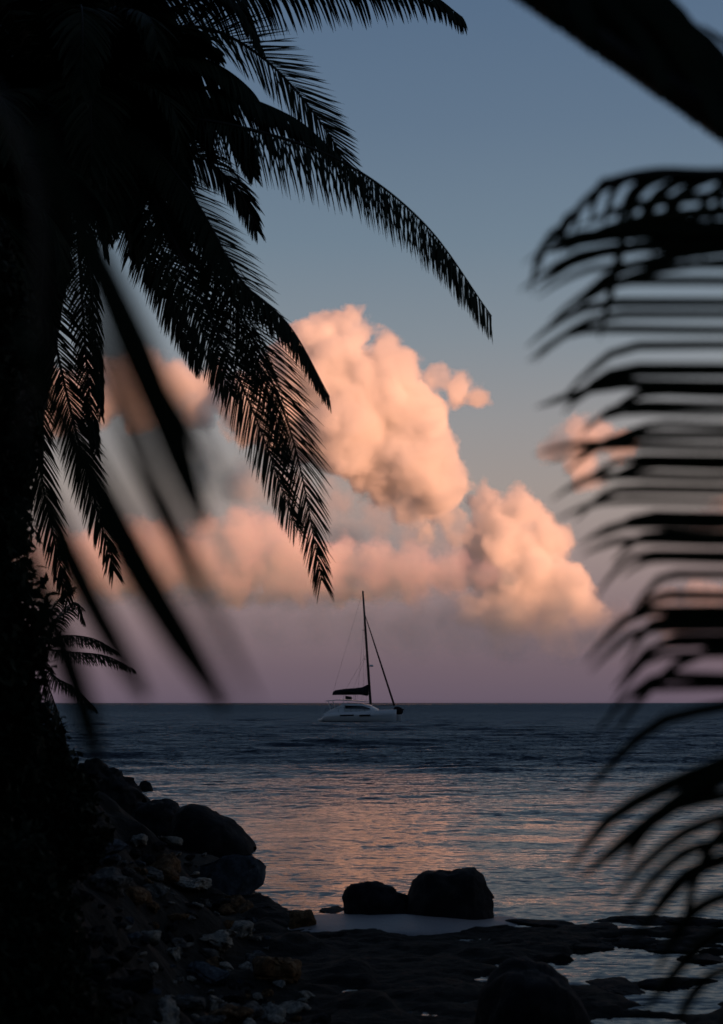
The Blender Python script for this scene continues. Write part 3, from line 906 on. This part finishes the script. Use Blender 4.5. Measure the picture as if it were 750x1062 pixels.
def hull(yc):
    secs, low = [], []
    for x, hb, keel, deck in ((-5.9, .30, .02, .45), (-5.3, .62, -.25, .55), (-4.9, .72, -.4, 1.15), (-3.5, .82, -.5, 1.35), (-1, .86, -.55, 1.48), (1.5, .78, -.55, 1.58), (3.5, .56, -.5, 1.7), (4.8, .3, -.4, 1.78), (5.5, .06, -.2, 1.82)):
        secs.append([(x, yc - hb * .55, .05 if keel > -.1 else -.02), (x, yc - hb, .55 * deck), (x, yc - hb * .96, deck), (x, yc + hb * .96, deck), (x, yc + hb, .55 * deck), (x, yc + hb * .55, -.02), (x, yc, keel)])
    V, F = loft(secs)
    h = solid('hull', V, F, m_hull, boat, 0.03, True)
    for x0, x1 in ((-2.6, -0.6), (0.2, 1.8)):
        s = -1
        V, F = loft([[(x0, yc + s * .885, .86), (x0, yc + s * .885, 1.06), (x0, yc + s * .80, 1.06), (x0, yc + s * .80, .86)], [(x1, yc + s * .86, .9), (x1, yc + s * .86, 1.1), (x1, yc + s * .76, 1.1), (x1, yc + s * .76, .9)]])
        solid('window', V, F, m_glass, h)
    V, F = loft([[(x, yc - w, .03), (x, yc - w, .16), (x, yc + w, .16), (x, yc + w, .03)] for x, w in ((-5.2, .66), (-3.5, .80), (-1, .84), (1.5, .75), (3.5, .52), (4.9, .24))])
    solid('bottom_stripe', V, F, m_anti, h)
    return h


hull(-2.5); hull(2.5)
V, F = loft([[(-4.9, -2.2, .75), (-4.9, -2.2, 1.3), (-4.9, 2.2, 1.3), (-4.9, 2.2, .75)], [(2.6, -2.2, .85), (2.6, -2.2, 1.55), (2.6, 2.2, 1.55), (2.6, 2.2, .85)]])
solid('bridge_deck', V, F, m_hull, boat, .05)
# cabin with a wrap of dark windows
cab = [(-2.9, 1.75, 1.3, 2.55), (-2.0, 1.95, 1.3, 2.72), (0.0, 1.95, 1.35, 2.66), (1.3, 1.75, 1.4, 2.35), (2.5, 1.3, 1.5, 1.75)]
V, F = loft([[(x, -w, z0), (x, -w * .9, z1 - .12), (x, -w * .7, z1), (x, w * .7, z1), (x, w * .9, z1 - .12), (x, w, z0)] for x, w, z0, z1 in cab])
cb = solid('cabin', V, F, m_hull, boat, .04, True)
for s in (-1, 1):
    V, F = loft([[(-2.6, s * 1.90, 1.9), (-2.6, s * 1.83, 2.36), (-2.6, s * 1.7, 2.36), (-2.6, s * 1.7, 1.9)], [(0.4, s * 1.99, 1.92), (0.4, s * 1.86, 2.34), (0.4, s * 1.7, 2.34), (0.4, s * 1.7, 1.92)], [(1.5, s * 1.72, 1.8), (1.5, s * 1.66, 1.95), (1.5, s * 1.5, 1.95), (1.5, s * 1.5, 1.8)]])
    solid('window', V, F, m_glass, cb)
# hard top over the cockpit on posts
V, F = loft([[(-5.0, -1.9, 2.95), (-5.0, -1.9, 3.05), (-5.0, 1.9, 3.05), (-5.0, 1.9, 2.95)], [(-3.0, -2.1, 3.1), (-3.0, -2.1, 3.22), (-3.0, 2.1, 3.22), (-3.0, 2.1, 3.1)], [(0.9, -1.7, 2.88), (0.9, -1.7, 2.98), (0.9, 1.7, 2.98), (0.9, 1.7, 2.88)]])
ht = solid('hard_top', V, F, m_hull, boat, .03)
for x in (-4.6, -2.4):
    for s in (-1, 1):
        V, F = tube([(x + .5, s * 1.9, 1.25), (x, s * 1.85, 3.0)], .05); solid('post', V, F, m_hull, ht)
# sloping rear quarter of the cockpit coaming
for s in (-1, 1):
    V, F = loft([[(-5.2, s * 2.1, 1.1), (-5.2, s * 2.1, 1.25), (-5.2, s * 2.6, 1.25), (-5.2, s * 2.6, 1.1)], [(-3.4, s * 2.1, 1.2), (-3.4, s * 2.1, 2.1), (-3.4, s * 2.5, 2.0), (-3.4, s * 2.5, 1.2)], [(-2.2, s * 1.9, 1.3), (-2.2, s * 1.9, 2.6), (-2.2, s * 2.1, 2.5), (-2.2, s * 2.1, 1.3)]])
    solid('coaming', V, F, m_hull, boat, .03)
# helm seat with a low dark canopy
V, F = loft([[(-2.2, -1.2, 3.25), (-2.2, -1.2, 3.75), (-2.2, -.5, 3.75), (-2.2, -.5, 3.25)], [(-1.3, -1.2, 3.2), (-1.3, -1.2, 3.6), (-1.3, -.5, 3.6), (-1.3, -.5, 3.2)]])
solid('helm_seat', V, F, m_dark, boat, .08)
V, F = loft([[(-2.6, -1.4, 4.22), (-2.6, -1.4, 4.28), (-2.6, .2, 4.28), (-2.6, .2, 4.22)], [(-1.5, -1.4, 4.32), (-1.5, -1.4, 4.4), (-1.5, .2, 4.4), (-1.5, .2, 4.32)], [(-.7, -1.4, 4.2), (-.7, -1.4, 4.26), (-.7, .2, 4.26), (-.7, .2, 4.2)]])
hc = solid('helm_canopy', V, F, m_dark, boat)
for x in (-2.4, -.9):
    for y in (-1.3, .1):
        V, F = tube([(x, y, 3.0), (x, y, 4.25)], .025); solid('canopy_post', V, F, m_mast, hc)
# mast raked aft, with spreaders, boom, sail bag and furled headsail
mt = np.array((0.25, 0, 19.1)); mb = np.array((1.35, 0, 2.5))
MP = lambda z: mb + (mt - mb) * ((z - mb[2]) / (mt[2] - mb[2]))
V, F = tube([mb, MP(8), MP(14), mt], [.20, .19, .17, .13], 10)
ms = solid('mast', V, F, m_mast, boat, 0, True)
for z, w in ((9.0, 1.1), (13.2, .9)):
    for s in (-1, 1):
        V, F = tube([MP(z), MP(z) + (-.35, s * w, .1)], .04); solid('spreader', V, F, m_mast, ms)
bm = bmesh.new(); bmesh.ops.create_cone(bm, cap_ends=True, segments=12, radius1=.3, radius2=.26, depth=.28)
rd = bm_obj('radar_dome', bm, m_hull, ms, True); rd.location = Vector([float(q) for q in MP(8.1) + (.5, 0, 0)])
V, F = tube([MP(4.0) + (-.2, 0, 0), (-4.3, 0, 3.95)], .11, 8)
bo = solid('boom', V, F, m_mast, boat, 0, True)
V, F = loft([[(x, -w, z0), (x, -w * 1.1, (z0 + z1) / 2), (x, -w * .4, z1), (x, w * .4, z1), (x, w * 1.1, (z0 + z1) / 2), (x, w, z0)] for x, w, z0, z1 in
             ((-4.25, .12, 4.0, 4.3), (-3.9, .2, 3.88, 4.55), (-2.5, .26, 3.9, 4.75), (-1, .28, 3.92, 4.85), (0.2, .28, 3.85, 5.0), (0.75, .24, 3.72, 5.3), (1.02, .1, 3.75, 5.35))])
solid('sail_bag', V, F, m_dark, bo, .04, True)
fs0, fs1 = MP(15.9), np.array((4.85, 0, 2.3))
V, F = tube([fs0, fs0 + (fs1 - fs0) * .12, fs0 + (fs1 - fs0) * .5, fs1], [.03, .07, .12, .15], 8)
solid('furled_headsail', V, F, m_dark, boat, 0, True)
for nm, a, b_ in (('shroud', MP(15.5), (-.3, -3.1, 1.5)), ('shroud', MP(15.5), (-.3, 3.1, 1.5)), ('shroud', MP(9), (.2, -3.0, 1.5)), ('shroud', MP(9), (.2, 3.0, 1.5)), ('topping_lift', mt, (-4.2, 0, 4.3)), ('lazy_jack', MP(10), (-2.4, .2, 4.6)), ('lazy_jack', MP(10), (-1.2, -.2, 4.7))):
    V, F = tube([a, b_], .012, 4); solid(nm, V, F, m_grey, ms)
# front beam, net and gear lashed on it
V, F = tube([(5.0, -2.5, 1.65), (5.0, 2.5, 1.65)], .12, 8); solid('front_beam', V, F, m_mast, boat)
V, F = loft([[(2.65, -2.0, 1.5), (2.65, -2.0, 1.54), (2.65, 2.0, 1.54), (2.65, 2.0, 1.5)], [(4.9, -2.2, 1.62), (4.9, -2.2, 1.66), (4.9, 2.2, 1.66), (4.9, 2.2, 1.62)]]); solid('net', V, F, m_dark, boat)
V, F = tube([(5.0, 0, 1.65), (6.3, 0, 1.75)], .09, 8); solid('bowsprit', V, F, m_mast, boat)
V, F = loft([[(x, -w, z0), (x, -w, z1 - .15), (x, -w * .6, z1), (x, w * .6, z1), (x, w, z1 - .15), (x, w, z0)] for x, w, z0, z1 in ((4.75, .3, 1.3, 1.95), (5.1, .5, 1.1, 2.2), (5.7, .5, 1.0, 2.1), (6.1, .25, 1.2, 1.85))])
solid('lowered_headsail', V, F, m_dark, boat, .08, True)
# rails
for s in (-1, 1):
    rl = None
    V, F = tube([(-4.8, s * 3.25, 1.95), (-1, s * 3.3, 2.1), (3.0, s * 3.05, 2.3), (5.3, s * 2.55, 2.4)], .018, 4)
    rl = solid('rail', V, F, m_grey, boat)
    for x, y, z in ((-4.7, 3.2, 1.2), (-2.8, 3.28, 1.35), (-1, 3.3, 1.45), (1, 3.2, 1.5), (3, 3.0, 1.65), (5.2, 2.55, 1.8)):
        V, F = tube([(x, s * y, z), (x, s * y, z + .65)], .018, 4); solid('rail_post', V, F, m_grey, rl)
boat.rotation_euler = (math.radians(1.0), 0, math.radians(-9))
# ------------------------------------------------------------------ boulders, stones of the rock pile, shrubs on the bank
def rock_mat(name, c0, c1, c2, scale=4.0, bump=0.5):
    m, nt, b = new_mat(name, c1, 0.85, 0.12)
    n = add_noise(nt, scale, 7, 0.62)
    r = add_ramp(nt, n.outputs['Fac'], [(0.34, c0), (0.52, c1), (0.68, c2)])
    nt.links.new(r.outputs['Color'], b.inputs['Base Color'])
    add_bump(nt, b, add_noise(nt, scale * 5, 6, 0.6).outputs['Fac'], bump, 0.03)
    return m


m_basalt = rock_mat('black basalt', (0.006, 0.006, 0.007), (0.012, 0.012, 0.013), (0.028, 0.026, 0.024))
m_greyst = rock_mat('grey stone', (0.03, 0.028, 0.025), (0.09, 0.083, 0.074), (0.18, 0.168, 0.15))
m_bluest = rock_mat('blue grey stone', (0.025, 0.03, 0.036), (0.06, 0.07, 0.082), (0.12, 0.135, 0.15))
m_ochre = rock_mat('ochre stone', (0.03, 0.018, 0.010), (0.11, 0.055, 0.022), (0.22, 0.14, 0.075))
m_pale = rock_mat('pale coral stone', (0.10, 0.088, 0.07), (0.27, 0.24, 0.195), (0.42, 0.38, 0.32))


def rock_mesh(seed, pts=16, cuts=3, rough=0.10, mesh=True, squash=0.75, pock=0.0):
    r = random.Random(seed)
    bm = bmesh.new()
    for i in range(pts):
        v = Vector((r.gauss(0, 1), r.gauss(0, 1), r.gauss(0, 1))).normalized() * r.uniform(0.82, 1.05)
        bm.verts.new((v.x, v.y, v.z * squash))
    bmesh.ops.convex_hull(bm, input=bm.verts[:])
    for v in [v for v in bm.verts if not v.link_faces]: bm.verts.remove(v)
    bmesh.ops.bevel(bm, geom=bm.edges[:], offset=0.07, segments=2, affect='EDGES', clamp_overlap=True)
    bmesh.ops.triangulate(bm, faces=bm.faces[:])
    bmesh.ops.subdivide_edges(bm, edges=bm.edges[:], cuts=1, use_grid_fill=True)
    bmesh.ops.triangulate(bm, faces=bm.faces[:])
    for _ in range(cuts - 2):
        bmesh.ops.subdivide_edges(bm, edges=[e for e in bm.edges if e.calc_length() > 0.09], cuts=1, use_grid_fill=True)
        bmesh.ops.triangulate(bm, faces=bm.faces[:])
    bm.normal_update()
    co = np.array([v.co[:] for v in bm.verts]); no = np.array([v.normal[:] for v in bm.verts])
    d = rough * fbm(co[:, 0] * 1.6 + seed * 3.1, co[:, 1] * 1.6, co[:, 2] * 1.6, octaves=5, gain=0.55)
    if pock: d -= pock * np.clip(vnoise(co[:, 0] * 5 + seed, co[:, 1] * 5, co[:, 2] * 5) - 0.15, 0, 1)
    co = co + no * d[:, None]
    for v, c in zip(bm.verts, co): v.co = c
    me = bpy.data.meshes.new('rock'); bm.to_mesh(me); bm.free()
    me.polygons.foreach_set('use_smooth', np.ones(len(me.polygons), dtype=bool))
    return me


def rock(name, me, mat, loc, scale, rot, label, cat, group=None):
    me.materials.clear(); me.materials.append(mat)
    o = link(bpy.data.objects.new(name, me))
    o.location = Vector([float(q) for q in loc]); o.scale = scale; o.rotation_euler = rot
    return tag(o, label, cat, group)


def on_ground(px, py, lo=6.5, hi=60):
    D = np.arange(lo, hi, 0.05)
    pts = np.array([P(px, py, d) for d in D])
    z = ground_z(pts[:, 0], pts[:, 1])
    k = np.argmax(pts[:, 2] <= np.maximum(z, 0.0))
    return pts[k] if pts[k, 2] <= max(z[k], 0) + 0.05 else None


def shaped(profile, seed, depth, px0, D, rough=0.06, waterline=-0.15):
    """boulder from a silhouette seen from the beach: profile of (px, py) top outline; its own depth and rounded back and front"""
    pr = np.array(profile, float)
    n, k = 56, 30
    xs = np.linspace(pr[0, 0], pr[-1, 0], n)
    top = np.interp(xs, pr[:, 0], pr[:, 1])
    X = np.array([P(x, 800, D)[0] for x in xs]); Z = np.array([P(375, y, D)[2] for y in top])
    V = []
    xm, hw = (X[0] + X[-1]) / 2, (X[-1] - X[0]) / 2
    for i in range(n):
        e = max(0.0, 1 - abs((X[i] - xm) / hw) ** 3.2) ** 0.5
        for j in range(k):
            a = PI * j / (k - 1)
            yy = -math.cos(a); s = math.sin(a) ** 0.6
            V.append((X[i], D + depth * yy * (0.35 + 0.65 * e), waterline + (Z[i] - waterline) * s))
    V = np.array(V)
    c = V.mean(0)
    dn = nrm(V - c)
    V = V + dn * (rough * (fbm(V[:, 0] * 2.6 + seed, V[:, 1] * 2.6, V[:, 2] * 2.6, octaves=6, gain=0.6) + 0.9 * np.abs(vnoise(V[:, 0] * 3.4 + seed, V[:, 1] * 3.4, V[:, 2] * 3.4 + 7)) - 0.3))[:, None]
    F = grid_faces(n, k)
    o = mesh_obj('boulder', V - np.array((xm, D, 0)), F, m_basalt)
    o.location = (xm, D, 0)
    return o


b1 = shaped([(355, 946), (357, 930), (363, 921), (378, 919), (395, 919), (410, 922), (420, 930), (426, 946)], 2, 0.42, 0, 18.55)
tag(b1, 'lower of the two black boulders standing at the water by the sand', 'boulder', 'black boulders by the sand')
b2 = shaped([(420, 947), (424, 930), (429, 910), (438, 902), (452, 901), (468, 903), (480, 900), (490, 902), (500, 918), (507, 932), (506, 947)], 5, 0.55, 0, 18.45, 0.05)
tag(b2, 'larger flat topped black boulder at the water beside the lower one', 'boulder', 'black boulders by the sand')
b3 = shaped([(178, 880), (181, 850), (187, 838), (200, 834), (214, 836), (226, 843), (238, 850), (250, 860), (260, 869), (266, 878)], 9, 0.8, 0, 26.8, 0.04)
tag(b3, 'long low black boulder sloping down into the water at the end of the bank', 'boulder', 'dark boulders along the bank')
b4 = shaped([(128, 862), (138, 844), (150, 832), (168, 829), (182, 834), (196, 848), (205, 864)], 12, 0.9, 0, 28.5, 0.09)
tag(b4, 'dark hump of rock just left of the long low boulder', 'boulder', 'dark boulders along the bank')
b5 = shaped([(78, 840), (82, 800), (92, 788), (104, 788), (116, 800), (128, 806), (140, 812), (150, 824)], 15, 1.1, 0, 31.0, 0.12, 0.2)
tag(b5, 'dark rock rising on the far bank below the small young palm', 'boulder', 'dark boulders along the bank')
b6 = shaped([(143, 818), (146, 811), (151, 809), (156, 812), (159, 818)], 18, 0.25, 0, 44.5, 0.03, -0.1)
tag(b6, 'tiny black rock alone in the water off the bank', 'rock')
b7 = shaped([(494, 1080), (500, 1040), (507, 1012), (520, 1001), (545, 998), (566, 1000), (583, 1012), (594, 1035), (606, 1062), (612, 1080)], 21, 0.55, 0, 11.6, 0.05, 0.0)
tag(b7, 'rounded black boulder at the bottom edge beside the tide pool', 'boulder')

# named stones of the pile: photo px, py of the base centre, half sizes (m), material, label
named = [
    (240, 926, (.37, .34, .36), m_bluest, 31, 'big rounded blue grey boulder at the right rim of the rock pile', 0.05),
    (172, 912, (.30, .26, .24), m_ochre, 32, 'rust orange angular stone at the top of the rock pile', 0.12),
    (200, 922, (.34, .25, .15), m_pale, 33, 'flat pale grey slab below the rust orange stone', 0.16),
    (228, 922, (.16, .16, .12), m_greyst, 34, 'grey stone wedged against the big rounded boulder', 0.12),
    (112, 925, (.28, .24, .20), m_greyst, 35, 'mottled grey stone half in the dark at the left of the pile', 0.2),
    (140, 935, (.2, .2, .16), m_ochre, 36, 'olive brown stone between the mottled stone and the pale slab', 0.15),
    (222, 985, (.30, .24, .18), m_pale, 37, 'jagged pale stone with a sharp lit rim in the middle of the pile', 0.24),
    (215, 1022, (.30, .26, .24), m_bluest, 38, 'square blue grey block below the jagged pale stone', 0.06),
    (284, 1020, (.34, .28, .30), m_ochre, 39, 'large brown boulder at the right foot of the pile', 0.12),
    (268, 1036, (.062, .062, .058), m_pale, 40, 'small round white stone beside the large brown boulder', 0.02),
    (312, 962, (.2, .17, .18), m_ochre, 41, 'reddish brown upright stone next to the sand patch', 0.12),
    (172, 1058, (.2, .18, .17), m_pale, 42, 'pale pitted stone at the bottom edge of the pile', 0.28),
    (252, 1056, (.24, .2, .16), m_greyst, 43, 'grey slab at the bottom edge below the round white stone', 0.12),
    (268, 1000, (.16, .15, .12), m_greyst, 44, 'grey stone leaning on the large brown boulder', 0.12)]
taken = []
for px, py, sc, mt_, sd, lab, rg in named:
    p = on_ground(px, py)
    if p is None: continue
    sc = tuple(s_ * p[1] / 13.0 * 0.92 for s_ in sc)
    rr = random.Random(sd)
    rock('stone', rock_mesh(sd, 15, 4, rg, pock=0.10 if 'pitted' in lab or 'jagged' in lab else 0), mt_, p + (0, 0, sc[2] * 0.35), sc, (rr.uniform(-.2, .2), rr.uniform(-.2, .2), rr.uniform(0, 6)), lab, 'stone', 'stones of the shore rock pile')
    taken.append((p, max(sc)))
protos = [rock_mesh(100 + i, 10 + i % 4 * 3, 3, 0.14, squash=0.62, pock=0.06 if i % 2 else 0) for i in range(9)]
RR = random.Random(77)
kinds = [(m_greyst, 'grey'), (m_greyst, 'grey'), (m_bluest, 'blue grey'), (m_basalt, 'black'), (m_basalt, 'black'), (m_basalt, 'black'), (m_ochre, 'brown'), (m_pale, 'pale')]
cache = {}
cnt = 0
for i in range(2600):
    if cnt >= 270: break
    px, py = RR.uniform(20, 345), RR.uniform(872, 1085)
    if px > 215 + (py - 890) * 0.75: continue
    p = on_ground(px, py)
    if p is None: continue
    r = RR.choice((.045, .05, .06, .07, .08, .09, .11, .13, .16, .2)) * (p[1] / 12.0) ** 0.5
    if any((p[0] - q[0]) ** 2 + (p[1] - q[1]) ** 2 < (0.62 * (r + rq)) ** 2 for q, rq in taken): continue
    mt_, nm = RR.choice(kinds)
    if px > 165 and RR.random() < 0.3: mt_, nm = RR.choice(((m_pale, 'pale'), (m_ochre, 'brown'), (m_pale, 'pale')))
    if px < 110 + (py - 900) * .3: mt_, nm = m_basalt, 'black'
    key = (RR.randrange(9), nm)
    if key not in cache:
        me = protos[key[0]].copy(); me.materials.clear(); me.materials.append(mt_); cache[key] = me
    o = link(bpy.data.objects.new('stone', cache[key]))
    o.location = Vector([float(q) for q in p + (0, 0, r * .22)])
    o.scale = (r * RR.uniform(.85, 1.3), r * RR.uniform(.8, 1.1), r * RR.uniform(.65, 1.0))
    o.rotation_euler = (RR.uniform(-.35, .35), RR.uniform(-.35, .35), RR.uniform(0, 6.28))
    tag(o, 'common %s stone among the many like it in the rock pile on the bank' % nm, 'stone', 'plain %s stones of the shore rock pile' % nm)
    taken.append((p, r)); cnt += 1
# low rocks breaking the surface along the shelf edge at the right
for i, (px, py, w, h) in enumerate([(560, 950, .5, .13), (612, 955, .45, .12), (668, 948, .7, .12), (720, 950, .5, .14), (650, 968, .6, .12), (598, 972, .5, .13), (700, 1008, .55, .12), (735, 985, .4, .1), (640, 1012, .35, .1), (690, 975, .4, .1), (345, 936, .16, .07), (300, 944, .3, .16), (282, 936, .25, .12)]):
    d = 2.7 * FPX / (py - 729)
    p = P(px, py, d); p[2] = 0.0
    lab = 'low black rock barely clear of the water along the right hand shelf' if px > 500 else 'low black rock between the rock pile and the sand patch'
    rock('rock', rock_mesh(200 + i, 16, 4, 0.14, squash=0.6), m_basalt, p, (w, .28 + .12 * (i % 3), h), (0, 0, (i * 1.7) % 0.6 - 0.3), lab, 'rock', 'low rocks along the shelf' if px > 500 else 'low rocks by the sand')

# shrubs and a leafy tree on the bank (dark at the left edge)
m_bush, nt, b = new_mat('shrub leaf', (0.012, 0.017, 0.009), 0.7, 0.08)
m_bark, nt, b = new_mat('shrub bark', (0.04, 0.034, 0.028), 0.85, 0.1)


def leafy(name, base, label, cat, blobs, n, leaf, seed, group=None):
    r = np.random.default_rng(seed)
    e = empty(name, base, label, cat, group)
    V, F = [], []
    cs = np.array([c for c, _ in blobs]); rs = np.array([np.broadcast_to(q, 3) for _, q in blobs])
    pick = r.choice(len(blobs), n, p=rs.prod(1) ** .67 / (rs.prod(1) ** .67).sum())
    d = nrm(r.normal(size=(n, 3)))
    rad = r.uniform(0.35, 1.0, n) ** 0.5 * (1 + 0.22 * fbm(d[:, 0] * 2.2 + pick * 3.3, d[:, 1] * 2.2, d[:, 2] * 2.2, octaves=3))
    c = cs[pick] + d * rs[pick] * rad[:, None]
    a = nrm(r.normal(size=(n, 3)) + d * 0.6 + (0, 0, -0.3)); bq = nrm(np.cross(a, r.normal(size=(n, 3))))
    nn = np.cross(a, bq)
    L = leaf * r.uniform(.6, 1.2, n)[:, None]; Wd = L * 0.42
    pts = np.stack([c - a * L * .5, c - a * L * .05 + bq * Wd * .5 + nn * L * .08, c + a * L * .5, c - a * L * .05 - bq * Wd * .5 + nn * L * .08], 1).reshape(-1, 3)
    off = np.array(e.location)
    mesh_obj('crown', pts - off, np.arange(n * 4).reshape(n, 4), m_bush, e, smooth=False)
    TV, TF = [], []
    for k, (cc, q) in enumerate(blobs):
        mid = (np.array(base) + cc) / 2 + r.normal(0, .1, 3)
        v, f = tube(catmull([np.array(base) + (0, 0, -.2), mid, cc], 14), np.linspace(.06, .015, 14), 6)
        o_ = len(TV); TV += list(v); TF += [tuple(i + o_ for i in ff) for ff in f]
    mesh_obj('trunk', np.array(TV) - off, TF, m_bark, e)
    return e


def B(px, py, d, rx, rz=None):
    s = d / FPX
    return (P(px, py, d), (rx * s, rx * s, (rz or rx) * s))


leafy('shrub_tree', (-3.9, 9.6, 2.0), 'dense dark leafy tree standing along the whole left edge', 'tree',
      [B(-48, 330, 9.6, 85, 110), B(-46, 450, 9.6, 85, 110), B(-40, 560, 9.5, 80, 100), B(-22, 660, 9.5, 74, 90), B(-25, 750, 9.5, 80, 90), B(-60, 500, 10.2, 90, 130), B(-60, 680, 10.2, 95, 120)], 26000, .11, 3)
leafy('shrub', (-3.4, 10.4, 1.9), 'low dark shrub on the bank under the young palm', 'shrub',
      [B(20, 800, 10.6, 62, 60), B(45, 838, 10.8, 52, 50), B(-10, 870, 10.4, 90, 80), B(62, 872, 10.4, 48, 42)], 15000, .09, 4, 'shrubs on the bank')
leafy('shrub', (-2.6, 8.2, 1.7), 'dark shrub in the lower left corner beside the rock pile', 'shrub',
      [B(-10, 950, 8.3, 85, 80), B(-20, 1030, 8.1, 100, 90), B(40, 985, 8.5, 50, 55), B(55, 1060, 8.1, 55, 50)], 15000, .08, 5, 'shrubs on the bank')
